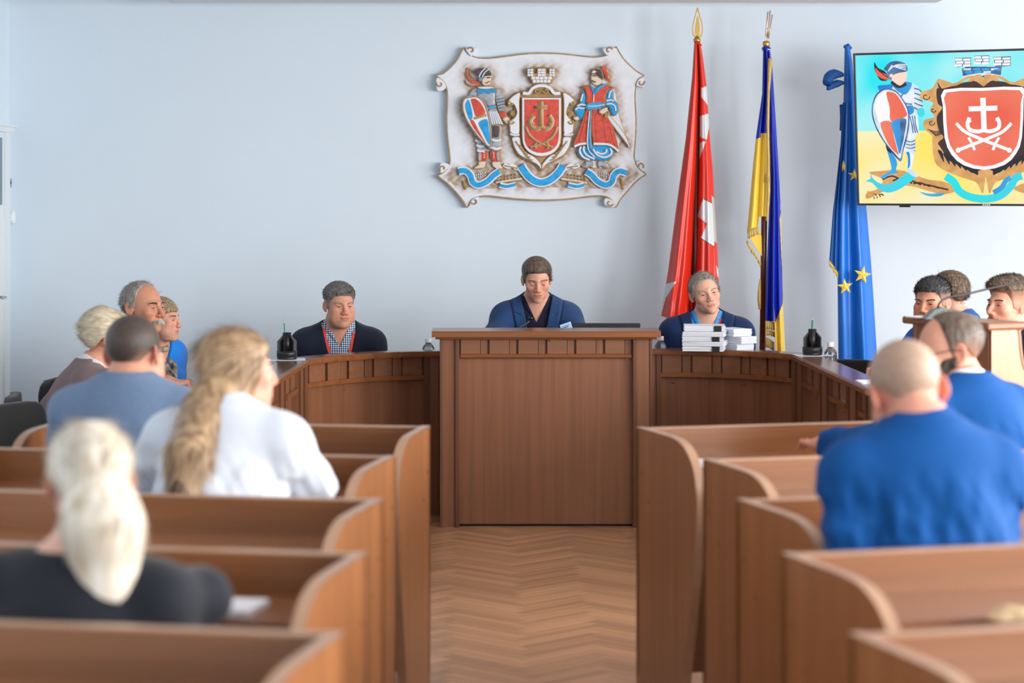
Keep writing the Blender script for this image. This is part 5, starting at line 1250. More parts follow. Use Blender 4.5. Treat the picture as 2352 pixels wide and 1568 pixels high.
tp([(640,345),(700,335),(770,320),(775,360),(765,400),(720,445),(670,420),(640,390)], 'sk', mir=True)
tp([(575,300),(620,245),(680,230),(750,245),(778,280),(775,320),(700,335),(650,360),(640,400),(610,370),(600,320)], 'db', mir=True)
for j in range(4): tl_([(610+8*j,320-18*j),(680,265-2*j+8*j),(770,262+16*j)], 4, 'gr', mir=True)
tp([(640+16*math.cos(a),358+16*math.sin(a)) for a in np.linspace(0,5.4,8)], 'sk', mir=True)
tp([(600,470),(680,490),(740,560),(790,650),(800,760),(780,900),(745,1020),(722,1112),(650,1040),(580,950),(510,830),(472,720),(470,620),(500,530),(550,485)], 'db', mir=True)
tp([(600,482),(675,500),(730,565),(778,655),(786,760),(768,890),(735,1010),(718,1085),(655,1025),(588,940),(520,825),(484,720),(482,622),(510,540),(556,496)], 'gr', mir=True)
tp([(595,498),(620,500),(632,620),(640,760),(540,770),(510,700),(500,620),(520,545)], 'wh', mir=True); tp([(600,500),(672,515),(722,575),(765,660),(770,715),(640,760),(625,640),(605,560)], 're', mir=True); tp([(545,775),(640,765),(660,880),(690,1000),(703,1050),(650,1005),(595,925)], 're', mir=True); tp([(642,765),(765,735),(762,830),(745,930),(715,1045),(690,970),(660,860)], 'bl', mir=True); tp([(720,760),(768,738),(764,830),(740,940),(715,1045),(725,900)], 'db', mir=True)
# crown
tp([(1260,300),(1300,280),(1610,280),(1600,370),(1270,375)], 'db', rnd=False)
for j in range(4):
    for r_ in range(3): tp([(1275+j*80+r_*14,294+r_*24),(1340+j*80+r_*14,292+r_*24),(1340+j*80+r_*14,310+r_*24),(1275+j*80+r_*14,312+r_*24)] if j < 3 or r_ == 0 else [(1540,300),(1600,296),(1600,310),(1540,312)], 'bl' if (j+r_) % 3 else 'gr', rnd=False)
tl_([(1270,372),(1440,345),(1610,365)], 10, 'gr')
for (x0, x1, y0, y1) in ((1195,1340,205,285),(1365,1500,185,255),(1535,1690,195,285)):
    tp([(x0,y0),(x1,y0-6),(x1,y1-14),(x0+20,y1)], 'db', rnd=False)
    for r_ in range(3):
        for c_ in range(2):
            a = x0+4+(x1-x0)*(c_*.5+(.08 if r_ % 2 else 0)); tp([(a,y0+4+r_*25),(min(x1-4,a+(x1-x0)*.44),y0+2+r_*25),(min(x1-4,a+(x1-x0)*.44),y0+22+r_*25),(a,y0+24+r_*25)], 'wh', rnd=False)
# cartouche
tp([(1458,400),(1250,440),(1110,400),(1050,390),(1000,470),(905,500),(900,560),(970,580),(1010,600),(980,660),(1020,720),(930,750),(930,820),(1000,890),(1000,940),(1015,1080),(1060,1160),(1200,1230),(1380,1290),(1458,1335)], 'br', k=5, mir=True)
tp([(1100,470),(1040,480),(1050,600),(1090,640),(1040,720),(1060,840),(1100,900),(1050,960),(1110,1090),(1250,1170),(1380,1220),(1458,1230),(1458,460)], 'dk', mir=True)
tp([(1458,1180),(1380,1200),(1250,1150),(1160,1110),(1100,1030),(1050,960),(1015,1000),(1020,1100),(1060,1150),(1200,1215),(1380,1270),(1458,1320)], 'br', mir=True)
for (cx_, cy_, r0) in ((945,540,36),(995,770,30),(1370,425,46),(1010,660,24)):
    tl_([(cx_+math.cos(t)*(r0-r0*.14*t), cy_+math.sin(t)*(r0-r0*.14*t)) for t in np.linspace(0,5.8,14)], 4, 'dk', 2, mir=True)
for j in range(4): tl_([(1050+j*12,420+j*18),(1075+j*6,520),(1085+j*3,600-8*j)], 4, 'dk', mir=True)
for j in range(4): tl_([(960+j*20,830+j*14),(1040,850+j*12),(1095,830+j*10)], 4, 'dk', mir=True)
for j in range(7): tp([(1050+j*46,1010+j*30),(1070+j*50,1060+j*26),(1105+j*50,1120+j*18),(1090+j*50,1030+j*22)], 'bk', mir=True)
tl_([(1140,440),(1220,430),(1300,380),(1380,372),(1458,420)], 12, 'br', mir=True)
tp([(1105,480),(1440,465),(1795,458),(1805,560),(1790,900),(1740,1040),(1640,1140),(1458,1185),(1280,1145),(1170,1050),(1110,900),(1095,620)], 'wh', k=2)
tp([(1128,505),(1440,492),(1770,486),(1780,600),(1765,900),(1715,1020),(1625,1110),(1458,1155),(1295,1115),(1195,1025),(1140,900),(1122,640)], 're', k=2)
tl_([(1447,552),(1458,850)], 24, 'wh', 1); tl_([(1322,650),(1574,642)], 22, 'wh', 1)
tl_([(1330,725),(1312,780),(1330,830),(1400,848),(1452,838),(1510,846),(1580,820),(1590,770),(1570,725)], 17, 'wh')
tl_([(1305,775),(1345,755)], 8, 'wh', 1); tl_([(1595,760),(1560,745)], 8, 'wh', 1)
for s in (0,1):
    mr = (lambda P: [(2910-x, y-8*0) for x, y in P]) if s else (lambda P: P)
    tl_(mr([(1212,775),(1290,850),(1420,910),(1560,965),(1690,1015)]), 14, 'wh'); tl_(mr([(1590,900),(1560,950),(1535,1012)]), 12, 'wh'); tp(mr([(1680+22*math.cos(a),1012+22*math.sin(a)) for a in np.linspace(0,5.4,8)]), 'wh')
tp([(1458+34*math.cos(a),1222+34*math.sin(a)) for a in np.linspace(0,5.6,9)], 'br')
tl_([(1120,1240),(1190,1290),(1240,1370),(1330,1420),(1470,1440),(1600,1410),(1690,1330),(1730,1260),(1790,1235)], 34, 'c2'); tl_([(1540,1385),(1610,1340),(1650,1280),(1690,1250)], 22, 'bl')
io = img.build('screen_image', [T[k] for k in TK], tv)
# tiny maker's mark on the lower bezel, too small to read
MB().box(-.025,-.017,.0031,.0036,-TH/2+.003,-TH/2+.0085,M=TL_).box(-.014,-.006,.0031,.0036,-TH/2+.003,-TH/2+.008,M=TL_).box(-.003,.005,.0031,.0036,-TH/2+.003,-TH/2+.0085,M=TL_).box(.008,.016,.0031,.0036,-TH/2+.003,-TH/2+.008,M=TL_).build('maker_mark', LETW, tv)
# ------------------------------------------------------------------ flags
GOLD = mat('polished brass', (206,170,96), .28, metal=.85); POLEM = mat('lacquered pole wood', (88,34,26), .22, var=.15, scale=(40,40,4)); FRG = mat('gold fringe thread', (206,176,104), .7, var=.3, scale=(500,500,40), bump=.4, bscale=(600,600,20))
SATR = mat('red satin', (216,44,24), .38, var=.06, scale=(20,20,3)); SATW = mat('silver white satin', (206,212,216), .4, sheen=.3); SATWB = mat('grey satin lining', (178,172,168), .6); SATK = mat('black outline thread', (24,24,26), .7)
UB = mat('deep blue satin', (0,36,176), .42, var=.06, scale=(20,20,3)); UY = mat('yellow satin', (240,204,60), .45, var=.05, scale=(20,20,3), sheen=.3); UED = mat('dark seam', (60,34,30), .8)
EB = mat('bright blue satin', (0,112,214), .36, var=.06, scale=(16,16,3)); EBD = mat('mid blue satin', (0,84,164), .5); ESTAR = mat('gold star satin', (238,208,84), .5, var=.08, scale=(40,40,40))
FY = 13.25
def poly_in(px, py, polys):
    G2 = np.stack([px, py], 1)
    return [pip(G2, np.array(p, float)) for p in polys]
def sheet(name, root, ys, xl, xr, bot, prof, mats, colour, nu=70, nv=230, thick=.0, dy=0., amp=lambda t: 1.):
    """cloth hung in folds: left/right edges and fold profile along its height; real depth"""
    y0, y1 = ys; U, V = np.meshgrid(np.linspace(0,1,nu), np.linspace(0,1,nv), indexing='ij')
    XL_ = np.interp(y0+(y1-y0)*V, [a for a, _ in xl], [b_ for _, b_ in xl]); XR_ = np.interp(y0+(y1-y0)*V, [a for a, _ in xr], [b_ for _, b_ in xr])
    PX = XL_+(XR_-XL_)*U; PY = y0+(bot(U, PX)-y0)*V
    XL_ = np.interp(PY, [a for a, _ in xl], [b_ for _, b_ in xl]); XR_ = np.interp(PY, [a for a, _ in xr], [b_ for _, b_ in xr]); PX = XL_+(XR_-XL_)*U
    D = prof(U, (PY-y0)/(y1-y0))                     # metres towards the hall
    Yw = FY-dy-D; X = (PX-CX)*Yw/F; Z = CH-(PY-CY)*Yw/F
    L = root.location; v = np.stack([X-L.x, Yw-L.y, Z-L.z], -1).reshape(-1,3)
    idx = np.arange(nu*nv).reshape(nu,nv); q = np.stack([idx[:-1,:-1],idx[1:,:-1],idx[1:,1:],idx[:-1,1:]],-1).reshape(-1,4)
    cxp = PX.reshape(-1)[q].mean(1); cyp = PY.reshape(-1)[q].mean(1); mi = colour(cxp, cyp, U.reshape(-1)[q].mean(1))
    o = mesh(name, v, q[:, ::-1], mats, root, True, None); o.data.polygons.foreach_set('material_index', mi.astype(int).tolist())
    md = o.modifiers.new('cloth thickness', 'SOLIDIFY'); md.thickness = .002; md.offset = 0
    return o, (PX, PY, Yw)
def flagroot(label, px, Y=FY):
    w_ = W(px, 430, Y); return empty('standing_flag', (w_.x, Y, 0), 0, label, 'flag')
def pole(r, a, b_, rad=.016):
    L = r.location
    pa = W(a[0], a[1], FY)-Vector(L); pb = W(b_[0], b_[1], FY)-Vector(L); d = (pb-pa)/(pb.z-pa.z); pc = pa+d*(.03-pa.z)
    MB().tube([tuple(pa), tuple(pc)], rad, 12).build('pole', POLEM, r, True)
    MB().lathe([(.15,0),(.15,.012),(.06,.03),(.03,.06),(.02,.10)], (pc.x, pc.y, 0), 24).build('base', GOLD, r, True)
# red city flag
r = flagroot('red flag with white cross pieces and a gold spearhead finial', 1600)
pole(r, (1601,92), (1596,820))
Z5 = lambda P: [(1500+x/3.734, y/3.734) for x, y in P]; Z6 = lambda P: [(1500+x/3.734, 400+y/3.734) for x, y in P]
WP = [Z5([(412,755),(460,738),(474,915),(445,870),(412,830)]), Z5([(405,995),(478,972),(482,1060),(460,1195),(402,1175)]), Z5([(402,1222),(455,1208),(398,1365)]), Z6([(430,212),(505,250),(525,620),(410,545),(465,425),(378,360)]), Z6([(110,940),(200,920),(110,1060),(75,1190),(95,1000)]), Z6([(540,780),(565,830),(565,900),(548,870)]), Z6([(60,1215),(95,1230),(90,1280),(70,1260)])]
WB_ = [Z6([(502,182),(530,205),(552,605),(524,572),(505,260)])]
def grow(P, k): c = np.mean(P, 0); return [tuple(c+(np.array(p)-c)*(1+k/max(6, np.linalg.norm(np.array(p)-c)))) for p in P]
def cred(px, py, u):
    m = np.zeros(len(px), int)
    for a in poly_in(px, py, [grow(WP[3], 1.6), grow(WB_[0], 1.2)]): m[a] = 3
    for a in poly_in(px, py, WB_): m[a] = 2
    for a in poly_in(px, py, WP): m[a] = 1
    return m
def pr_red(u, t):
    a = .02+.10*np.clip(t*1.3,0,1); s = np.where(u < .46, np.sin(np.pi*np.clip(u/.46,0,1))**.6, np.where(u < .56, -.75*np.sin(np.pi*(u-.46)/.10), np.sin(np.pi*np.clip((u-.56)/.44,0,1))**.55*.9))
    return a*s+.012*a/.1*np.sin(u*38+3*t)*np.clip(t,0,1)+.006*np.sin(t*60+u*14)*np.clip((.45-u)*4,0,1)*np.clip((t-.55)*3,0,1)
xl = [(95,1595),(175,1590),(320,1575),(480,1553),(620,1535),(700,1522),(735,1518),(760,1522),(860,1535)]; xr = [(95,1608),(130,1614),(200,1623),(300,1629),(390,1637),(480,1642),(560,1647),(625,1650),(860,1652)]
fr_, _ = sheet('flag_cloth', r, (95,860), xl, xr, lambda u, px: np.where(u < .42, 738-12*np.cos(u*9), 850), pr_red, [SATR, SATW, SATWB, SATK], cred, nu=110, nv=300)
sheet('flag_underlayer', r, (640,862), [(640,1545),(862,1526)], [(640,1615),(862,1620)], lambda u, px: 862+0*u, lambda u, t: .02*np.sin(u*22), [SATR], lambda a, b_, u: np.zeros(len(a)), nu=40, nv=30, dy=-.02)
L = r.location
def fl(p, d=0): w_ = W(p[0], p[1], FY-d); return (w_.x-L.x, w_.y-L.y, w_.z-L.z)
leafp = [(380,62),(402,130),(420,190),(427,250),(420,300),(398,330),(378,338),(360,328),(340,300),(334,250),(342,190),(358,130)]; leafi = [(382,115),(400,180),(411,240),(408,300),(390,325),(370,325),(352,300),(349,240),(360,180)]; leafc = [(381,135),(396,200),(400,260),(395,310),(380,332),(366,310),(358,260),(365,200)]
def flat(nm, pts, th, m, par, hole=None, k=4):
    P = [Vector((fl(p)[0], fl(p)[2])) for p in crom(Z5(pts), k, True)]; n = len(P); v = []; f = []
    if hole:
        H = [Vector((fl(p)[0], fl(p)[2])) for p in crom(Z5(hole), k, True)]
        c = sum(P, Vector((0,0)))/n
        Q = [c+(p-c)*.80 for p in P]
        for ring, y in ((P,-th),(Q,-th),(Q,th),(P,th)): v += [(q.x, y, q.y) for q in ring]
        for a in range(4):
            for i in range(n): f.append([a*n+i, a*n+(i+1)%n, ((a+1)%4)*n+(i+1)%n, ((a+1)%4)*n+i])
        return mesh(nm, v, f, m, par)
    b = MB().prism([(q.x,q.y) for q in P], -th, th, axis=1); return b.build(nm, m, par)
fin = flat('finial', leafp, .005, GOLD, r, leafi); flat('finial_leaf', leafc, .004, GOLD, fin)
c = fl((1601,92)); MB().lathe([(.012,-.012),(.02,-.010),(.02,.006),(.014,.010),(.008,.022)], c, 14).build('collar', GOLD, r, True)
MB().tube([fl((1598,98),.02),fl((1606,100),.024),fl((1611,104),.012)], .005, 6).build('tie_cord', SATR, r)
# blue and yellow national flag
r = flagroot('blue and yellow flag with gold fringe and trident finial', 1758); L = r.location
pole(r, (1761,108), (1751,820), .017)
def mixp(P, px, py): return poly_in(px, py, [P])[0]
def cu_l(px, py, u):
    yb = np.where(px < 1747, 320-(px-1736)*.35, 306); return (py > yb).astype(int)
xlA = [(112,1753),(215,1751),(320,1736),(400,1728),(480,1721),(530,1716),(560,1717),(625,1745)]; xrA = [(112,1763),(165,1768),(300,1764),(400,1763),(497,1761),(625,1750)]
sheet('flag_cloth', r, (112,610), xlA, xrA, lambda u, px: np.where(u > .56, 497, 534-(u/.56)*12), lambda u, t: .045+.035*np.sin(np.pi*np.clip(u/.5,0,1))*np.clip(t+.1,0,1)+.03*np.where(u > .5, np.sin(np.pi*np.clip((u-.5)/.5,0,1)), 0), [UB, UY], cu_l, nu=60, nv=180)
bl_l = Z6([(1090,-400),(1090,330),(1080,380),(1095,700),(1110,980),(1105,1110),(1060,1230),(1040,1275),(900,1275),(900,-1600),(1090,-1600)])
def cu_r(px, py, u):
    m = np.ones(len(px), int); a = mixp(bl_l, px, py); m[a] = 0; g = [(x+1.2,y) for x, y in bl_l]; b_ = mixp(g, px, py) & ~a; m[b_ & (py > 480)] = 2; return m
xlB = [(118,1764),(400,1769),(500,1766),(600,1762),(735,1758),(815,1760)]; xrB = [(118,1769),(160,1774),(300,1783),(420,1790),(490,1793),(700,1798),(815,1804)]
sheet('flag_cloth', r, (118,812), xlB, xrB, lambda u, px: np.where(u < .5, 738, 808), lambda u, t: .03+.04*np.sin(np.pi*np.clip(u*1.0,0,1))+.022*np.sin(u*16+1)*np.clip(t,0,1), [UB, UY, UED], cu_r, nu=70, nv=220)
def fringe(nm, path, drop, par, d=.07, m=FRG):
    P = crom(path, 8); v = []; f = []
    for i, (x, y) in enumerate(P):
        for k_, (dx, dyy) in enumerate(((0,0),(drop[0]*.5,drop[1]*.5),drop)):
            jit = 1.2*math.sin(i*2.7)+.8*math.sin(i*5.1) if k_ == 2 else 0; v.append(fl((x+dx, y+dyy+jit), d+.004*math.sin(i*1.9)*(k_ > 0)))
    for i in range(len(P)-1):
        for k_ in (0,1): f.append([i*3+k_, i*3+3+k_, i*3+4+k_, i*3+1+k_])
    o = mesh(nm, v, f, m, par, True); md = o.modifiers.new('thickness','SOLIDIFY'); md.thickness = .004; return o
fringe('fringe', Z6([(812,490),(850,468),(905,448)]), (1.5,17), r, .085); fringe('fringe', Z6([(810,560),(840,620),(890,690),(928,760)]), (-1.5,9), r, .075)
fringe('fringe', Z6([(965,1255),(1010,1262),(1050,1272)]), (0,19), r, .06); fringe('fringe', Z6([(965,1335),(1010,1340),(1040,1350)]), (0,12), r, .05); fringe('fringe', Z6([(970,1400),(1000,1410),(1035,1440)]), (0,22), r, .045)
MB().tube([fl(p, .095) for p in Z5([(1005,500),(1000,620),(992,760),(988,900),(985,1050),(985,1200),(990,1400),(985,1568)])], [.012,.011,.008,.008,.008,.008,.009,.010], 7).tube([fl(p, .09) for p in Z6([(990,0),(990,150),(985,260),(980,340),(975,400)])], [.010,.010,.009,.008,.005], 7).build('fringe_cord', FRG, r, True)
MB().tube([fl(p, .02) for p in Z6([(918,900),(912,1000),(910,1080),(915,1160)])], [.004,.009,.010,.006], 6).build('fringe_edge', FRG, r, True)
MB().prism([(fl(p)[0], fl(p)[2]) for p in Z6([(830,545),(905,470),(925,530),(928,700),(870,620)])], -.03, -.02, axis=1).build('flag_fold', UY, r)
c = fl((1760,106)); MB().lathe([(.014,-.004),(.020,0),(.020,.022),(.014,.028)], c, 14).build('collar', GOLD, r, True)
MB().lathe([(.012,-.03),(.024,-.022),(.026,-.014),(.022,-.006),(.014,-.002)], c, 14).build('knot', UB, r, True); MB().lathe([(.025,-.021),(.026,-.019),(.025,-.017)], c, 14).build('white_cord', PAPER, r, True)
tb = MB()
for pts, rr in (([(975,380),(978,340),(990,330),(966,310),(975,200),(986,100)], .0035), ([(980,330),(992,240),(1004,90)], .0035), ([(990,335),(1002,260),(1022,126)], .0035), ([(970,318),(985,270),(996,300)], .003), ([(976,250),(990,240),(1000,262)], .003)):
    tb.tube([fl(p) for p in Z5(pts)], rr, 6)
tb.build('trident_finial', mat('pale brass', (196,170,150), .35, metal=.5), r, True)
# blue starred flag
r = flagroot('bright blue flag with yellow stars hanging partly behind the television', 1940); L = r.location
pole(r, (1946,112), (1932,820), .015)
Z7 = lambda P: [(1480+x/1.845, y/1.845) for x, y in P]
sheet('flag_cloth', r, (105,862), [(105,1941),(200,1941),(330,1936),(480,1927),(630,1924),(862,1926)], [(105,1951),(140,1957),(300,1972),(471,1989),(596,2000),(700,2007),(862,2017)], lambda u, px: 862+0*u, lambda u, t: .03+.07*np.sin(np.pi*u)*np.clip(t+.15,0,1)+.028*np.sin(u*10+.9)*np.clip(t*1.6,0,1), [EB], lambda a, b_, u: np.zeros(len(a)), nu=80, nv=200)
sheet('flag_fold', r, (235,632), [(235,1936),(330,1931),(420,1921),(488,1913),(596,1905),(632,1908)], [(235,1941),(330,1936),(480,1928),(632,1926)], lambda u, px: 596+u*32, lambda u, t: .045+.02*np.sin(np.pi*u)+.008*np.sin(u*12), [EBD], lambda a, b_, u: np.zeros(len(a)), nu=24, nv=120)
fringe('fringe', [(1905,597),(1912,608),(1924,627)], (1,12), r, .055, ESTAR)
def star(cx_, cy_, R_, rot, d, clip=None):
    P = []
    for i in range(10):
        a = math.radians(rot+36*i-90); q = R_ if i % 2 == 0 else R_*.40; P.append((cx_+q*math.cos(a), cy_+q*math.sin(a)))
    if clip: P = [(max(clip[0], min(clip[1], x)), y) for x, y in P]
    v = [fl(p, d) for p in P]+[fl((cx_,cy_), d+.008)]+[fl(p, d-.006) for p in P]; f = [[i,(i+1)%10,10] for i in range(10)]+[[i, (i+1)%10, 11+(i+1)%10, 11+i] for i in range(10)]
    mesh('star', v, f, ESTAR, r)
star(1941, 658, 19, -6, .125); star(1981, 631, 21, 12, .135); star(1937, 383, 15, 0, .085, (1934,1941)); star(1962, 402, 15, 0, .12)
bw = []
b = MB(); 
for pts, rr in (([(1936,172),(1918,170),(1905,176),(1900,190)], [.010,.028,.030,.026]), ([(1936,190),(1922,192),(1908,198),(1902,204)], [.010,.022,.020,.010])): b.tube([fl(p, .03+.008*i) for i, p in enumerate(crom(pts,4))], [x for x in np.interp(np.linspace(0,3,13), range(4), rr)], 8)
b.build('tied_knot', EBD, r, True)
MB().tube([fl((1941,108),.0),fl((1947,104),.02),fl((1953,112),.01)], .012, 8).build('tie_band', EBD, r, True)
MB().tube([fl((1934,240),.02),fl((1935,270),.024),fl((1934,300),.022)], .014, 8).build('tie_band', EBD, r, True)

# ------------------------------------------------------------------ things on the desks
def penholder(px, py, Y, z, label, plabel, dirx):
    c = W(px, py, Y); t = empty('pen_holder', (c.x, Y, z), 0, label, 'pen holder', 'black pen holders')
    MB().lathe([(.044,0),(.046,.004),(.046,.012),(.044,.013)], (0,0,0), 24).build('turntable', BLACK, t, True)
    MB().lathe([(.0475,.013),(.0475,.040),(.044,.040),(.044,.016)], (0,0,0), 24).build('tray', BLACK, t, True)
    for k in range(6):
        a = math.pi/3*k+.3; M_ = Matrix.Rotation(a, 4, 'Z')
        pr = [(.010,.016),(.046,.016),(.046,.084),(.020,.112),(.010,.112)]
        b = MB().prism(pr, -.0018, .0018, axis=1); b.v = [tuple(M_ @ Vector(q)) for q in b.v]; b.build('divider', BLACK, t)
    MB().lathe([(.020,.016),(.020,.124),(.0165,.124),(.0165,.05)], (0,0,0), 18).build('centre_tube', BLACK, t, True)
    p = empty('pencil', (c.x-.006, Y, z+.055), 0, plabel, 'pencil', 'green pencils in the pen holders')
    MB().tube([(0,0,0),(-.006+dirx,.0,.112)], .0036, 6).build('shaft', mat('green pencil lacquer', (20,132,96), .35), p)
    MB().tube([(-.006+dirx,0,.112),(-.0068+dirx,0,.126)], [.0036,.0012], 6).build('tip', mat('bare pencil wood', (206,170,140), .6), p); 
    MB().tube([(-.0068+dirx,0,.126),(-.0071+dirx,0,.131)], [.0012,.0003], 6).build('lead', BLACK, p)
    s_ = empty('paper_sheet', (c.x, Y, z-.0006), math.radians(4), 'white sheet under %s' % label.replace('black ', 'the '), 'paper'); MB().box(-.085,.085,-.075,.075,0,.0008).build('sheet', PAPER, s_)
penholder(659, 822, 11.22, ZT+.0022, 'black pen holder on the left corner of the desk', 'green pencil standing in the left pen holder', 0)
penholder(1866, 812, 11.5, ZT+.0022, 'black pen holder on the right corner of the desk', 'green pencil standing in the right pen holder', .012)
GLASS = mat('clear bottle plastic', (225,238,248), .06, trans=.92); CAPW = mat('white bottle cap', (232,234,238), .4); LAB = mat('blue bottle label', (40,90,170), .5); WATER = mat('water', (230,242,250), .02, trans=1.)
def bottle(px, ytop, Y, label, zb=None):
    c = W(px, ytop, Y); z0 = ZT-.1345; t = empty('water_bottle', (c.x, Y, z0), 0, label, 'bottle', 'small water bottles'); t.scale = (1, 1, (c.z-z0)/.19)
    MB().lathe([(.026,0),(.030,.004),(.031,.02),(.031,.10),(.030,.120),(.031,.128),(.030,.142),(.024,.155),(.015,.163),(.0125,.168),(.0125,.172)], (0,0,0), 20).build('bottle_body', GLASS, t, True)
    MB().lathe([(.0285,.003),(.0295,.02),(.0295,.118),(.0285,.13)], (0,0,0), 18).build('water', WATER, t, True)
    MB().lathe([(.0315,.05),(.0318,.052),(.0318,.098),(.0315,.10)], (0,0,0), 20).build('bottle_label', LAB, t, True)
    MB().lathe([(.0165,.168),(.0175,.170),(.0165,.176),(.0165,.188),(.015,.190)], (0,0,0), 18).build('cap', CAPW, t, True)
bottle(984, 777, 12.02, 'clear water bottle beside the left end of the centre desk')
bottle(603, 797, 11.2, 'clear water bottle beside the left pen holder, half hidden')
bottle(1517, 772, 12.12, 'clear water bottle between the centre desk and the paper stack')
bottle(1908, 785, 11.5, 'clear water bottle beside the right pen holder')
# stack of documents
PED = mat('paper edge pages', (226,232,244), .8, var=.16, scale=(4,4,900), detail=2); CLIP = mat('black binder clip steel', (22,22,26), .4)
zc_ = ZT+.0012; base = W(1640, 805, 11.93)
stack = [(-.050,-.03,-9,.024,0),(-.046,-.034,-13,.022,0),(-.056,-.030,-6,.022,0),(-.047,-.032,-11,.024,0),(-.050,-.028,-4,.026,0),(.108,.045,31,.030,1),(.116,.040,38,.034,1),(.100,.046,26,.036,1)]
nm_ = ['lowest of the left pile', 'second from the bottom of the left pile', 'middle of the left pile', 'second from the top of the left pile', 'top of the left pile with a black clip', 'lowest of the right pile', 'middle of the right pile', 'top of the right pile']
base = W(1640, 805, 11.91); zl = [ZT+.0012, ZT+.0012]
for i, (dx, dy_, rz, th, pile) in enumerate(stack):
    t = empty('document_bundle', (base.x+dx, base.y+dy_, zl[pile]), math.radians(rz), 'thick white document bundle, %s' % nm_[i], 'documents', 'documents in the stack')
    w_, l_ = (.100, .105) if pile == 0 else (.052, .085)
    b = MB(); n = max(4, int(th/.0026))
    for j in range(n):
        jx, jy = random.uniform(-.003,.003), random.uniform(-.003,.003); b.box(-w_+jx, w_+jx, -l_+jy, l_+jy, th*j/n, th*(j+.9)/n)
    b.build('pages', PED, t)
    if i in (0, 2, 4):
        x_ = .062; MB().box(x_-.018, x_+.018, -l_-.006, -l_+.012, -.0004, th+.0004).build('binder_clip', CLIP, t)
        MB().tube([(x_-.012,-l_-.004,th),(x_-.010,-l_+.02,th+.003),(x_+.010,-l_+.02,th+.003),(x_+.012,-l_-.004,th)], .0009, 5).build('clip_wire', CHROME, t)
    zl[pile] += th+.0012
# centre desk: monitor, microphone, card
c = W(1392, 742, 11.78); wz = .925-.175
t = empty('monitor', (c.x, 11.78, wz), math.radians(-2), 'low black monitor seen from behind on the tall centre desk', 'monitor')
hh = c.z-wz
MB().box(-.167,.167,-.008,.008,.02,hh,b=.003).build('panel', mat('brushed black shell', (26,26,32), .45, var=.3, scale=(4,4,300)), t); MB().box(-.165,.165,.0085,.0095,.03,hh-.01).build('screen', mat('dark screen glass', (12,14,20), .08), t)
for s in (-.12,.13): MB().lathe([(.004,0),(.004,.008)], (s,-.011,hh-.045), 8).build('hinge_cap', CHROME, t)
MB().box(-.10,.10,-.06,.06,0,.008,b=.003).box(-.02,.02,-.012,.0,.008,.06).build('stand', BLACK, t)
c = W(1180, 765, 11.72); t = empty('gooseneck_microphone', (c.x, 11.72, wz), 0, 'black gooseneck microphone in front of the man in the tweed jacket', 'microphone')
MB().box(-.05,.03,-.05,.05,0,.03,b=.008).build('base', BLACK, t)
P_ = [tuple(W(a, b_, y)-Vector(t.location)) for a, b_, y in ((1172,800,11.72),(1182,757,11.72),(1200,748,11.73),(1211,742,11.74),(1217,735,11.74))]
MB().tube([(0,0,.02)]+P_[1:], .0045, 8).build('gooseneck', mat('dark metal neck', (60,62,66), .3, metal=.6), t, True)
q = W(1221, 728, 11.74)-Vector(t.location); MB().tube([P_[-1], tuple(Vector(P_[-1])*.4+q*.6), tuple(q)], [.007,.0125,.010], 10).build('foam_head', BLACK, t, True)
c = W(1300, 757, 11.74); t = empty('name_card', (c.x, 11.74, .9265), math.radians(8), 'small pale blue card lying tilted on the centre desk top', 'card')
M_ = Matrix.Rotation(math.radians(-62),4,'X') @ Matrix.Rotation(math.radians(-18),4,'Y'); MB().box(-.028,.028,-.001,.001,-.022,.014,M=Matrix.Rotation(math.radians(-18),4,'Y')).build('card_sheet', mat('pale blue card', (150,182,214), .4), t); MB().box(-.018,.012,-.0016,-.001,-.006,-.003,M=Matrix.Rotation(math.radians(-18),4,'Y')).box(-.018,.018,-.0016,-.001,.001,.003,M=Matrix.Rotation(math.radians(-18),4,'Y')).build('print_line', POLO, t)
# papers and pencil on the benches
def sheetpad(px, py, Y, z, rz, label, sx=.105, sy=.148, th=.004):
    c = W(px, py, Y); t = empty('paper_pad', (c.x, Y, z), math.radians(rz), label, 'paper'); b = MB()
    for j in range(3): b.box(-sx+.002*j, sx, -sy, sy-.002*j, th*j/3, th*(j+.9)/3)
    b.build('sheets', PAPER, t)
sheetpad(545, 1420, 4.86, .7505, -11, 'white paper pad on the bench by the blonde woman', .045, .08, .012)
sheetpad(1618, 1080, 7.40, .7505, 15, 'white papers on the front-most right bench', .05, .07, .012)
sheetpad(2000, 930, 9.9, ZT+.0015, 0, 'white papers lying on the right wing desk', .05, .09)
c = W(612, 890, 10.2); sheetpad(600, 890, 10.0, ZT+.0015, 4, 'white sheet on the left wing desk beside the women', .05, .1)
t = empty('pen', tuple(W(1978, 1262, 5.42)), 0, 'pale green pen sticking up before the cropped man', 'pen'); MB().tube([(.006,.06,-.06),(0,0,.015)], .005, 8).build('barrel', mat('mint pen plastic', (150,214,200), .4), t, True); MB().tube([(0,0,.015),(-.0006,-.006,.022)], [.005,.003], 8).build('cap', CAPW, t, True)
c = W(2345, 1412, 4.72); t = empty('crumpled_wrapper', (c.x, 4.72, .7505), math.radians(20), 'crumpled beige wrapper on the fourth right bench', 'wrapper')
v, q_ = surfnet(lambda P: el(P,(0,0,.012),(.075,.05,.018))+.006*wav(P,70,3), (-.1,-.08,-.01), (.1,.08,.05), .006); mesh('wrapper_sheet', v, q_, mat('beige paper', (206,178,140), .7), t, False)

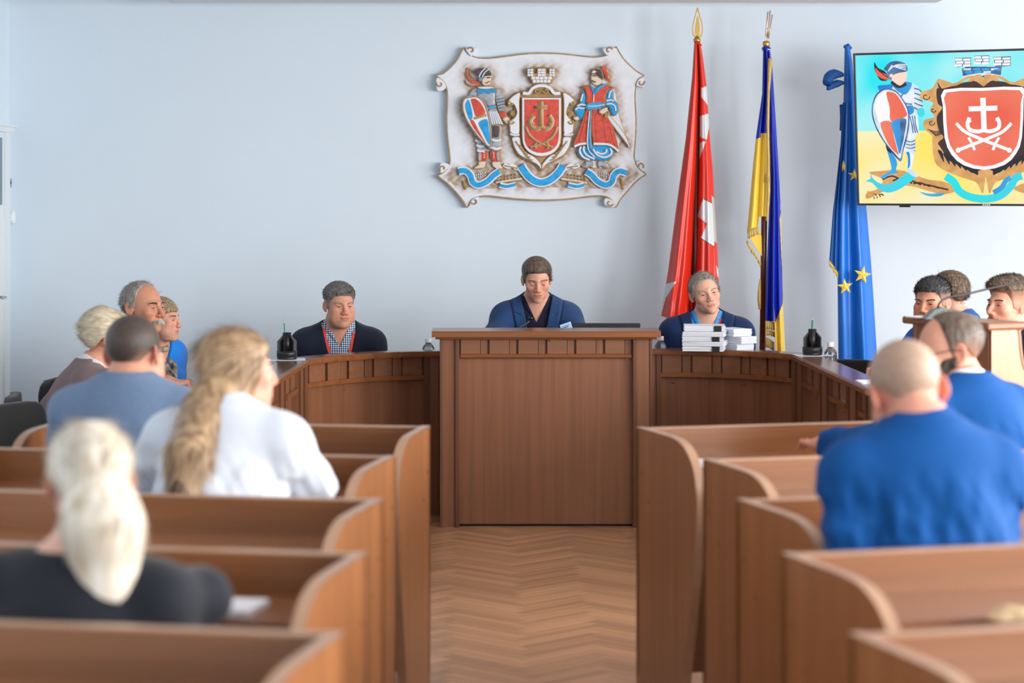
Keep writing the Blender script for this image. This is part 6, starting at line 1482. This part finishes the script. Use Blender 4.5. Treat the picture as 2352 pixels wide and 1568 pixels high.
# ------------------------------------------------------------------ lectern at right
LWD = wood('lectern wood shaded front', (128,78,46), 'z'); LWL = wood('lectern wood lit side', (186,140,112), 'z', rough=.25, var=.07)
ca_, sa_ = .9, .44
lx, ly = 1.902, 8.9
ang = math.atan2(.44, .9)
t = empty('lectern', (lx, ly, 0), ang, 'wooden lectern with curved side panel and flat top behind the bearded man', 'lectern')
WD_ = .48; HT = 1.075
MB().box(0, .02, 0, WD_, .0, HT).build('front_panel', LWD, t)
sp = [(0,0),(0,HT)]+[(.125,HT)]+crom([(.13,HT-.03),(.135,HT-.08),(.15,HT-.14),(.19,HT-.19),(.26,HT-.22),(.36,HT-.235),(.42,HT-.24)],4)+[(.42,.0)]
for y in (0, WD_-.02):
    b = MB().prism(sp, y-.002, y+.018, axis=1); o = b.build('side_panel', LWL, t)
    MB().tube([(p_[0], y-.002, p_[1]) for p_ in sp[2:-1]], .006, 6).build('edge_band', WBE, o)
MB().box(-.035, .15, -.025, WD_+.025, HT, HT+.028, b=.006).build('top', WEDGE, t)
MB().box(.13, .42, .018, WD_-.02, HT-.25, HT-.23, M=None).build('reading_shelf', LWD, t)
MB().box(-.01,.44,-.02,WD_+.02,0,.05,b=.004).build('plinth', LWL, t)
c = W(2155, 728, 9.15)
t = empty('lectern_microphone', (c.x, 9.15, HT+.028), 0, 'grey table microphone with long black gooseneck on the lectern', 'microphone')
MB().prism([(-.055,0),(-.02,.035),(.01,.045),(.07,.03),(.14,.012),(.15,0)], -.045, .045, axis=1).build('base', mat('grey plastic base', (112,122,122), .45), t)
P_ = [tuple(W(a, b_, y)-Vector(t.location)) for a, b_, y in ((2153,712,9.15),(2158,696,9.15),(2175,684,9.17),(2215,676,9.2),(2280,661,9.25),(2352,645,9.3),(2400,636,9.34))]
MB().tube(crom(P_,5), .0042, 8).build('gooseneck', BLACK, t, True); MB().tube([P_[0], tuple(Vector(P_[0])+Vector((.0,0,-.02)))], .010, 10).build('socket', BLACK, t, True)
MB().tube([P_[-1], tuple(Vector(P_[-1])+Vector((.05,.03,.006)))], [.008,.012], 10).build('foam_head', BLACK, t, True)
MB().lathe([(.003,0),(.003,.003)], (.02,-.046,.03), 8).build('indicator', mat('green lamp', (90,230,110), .3, emit=1.2), t)
c = W(2110, 732, 9.22); t = empty('note_slip', (c.x, 9.24, HT+.028), .4, 'small white note slip on the left end of the lectern top', 'paper'); MB().box(-.03,.03,-.04,.04,0,.004).build('sheet', PAPER, t)
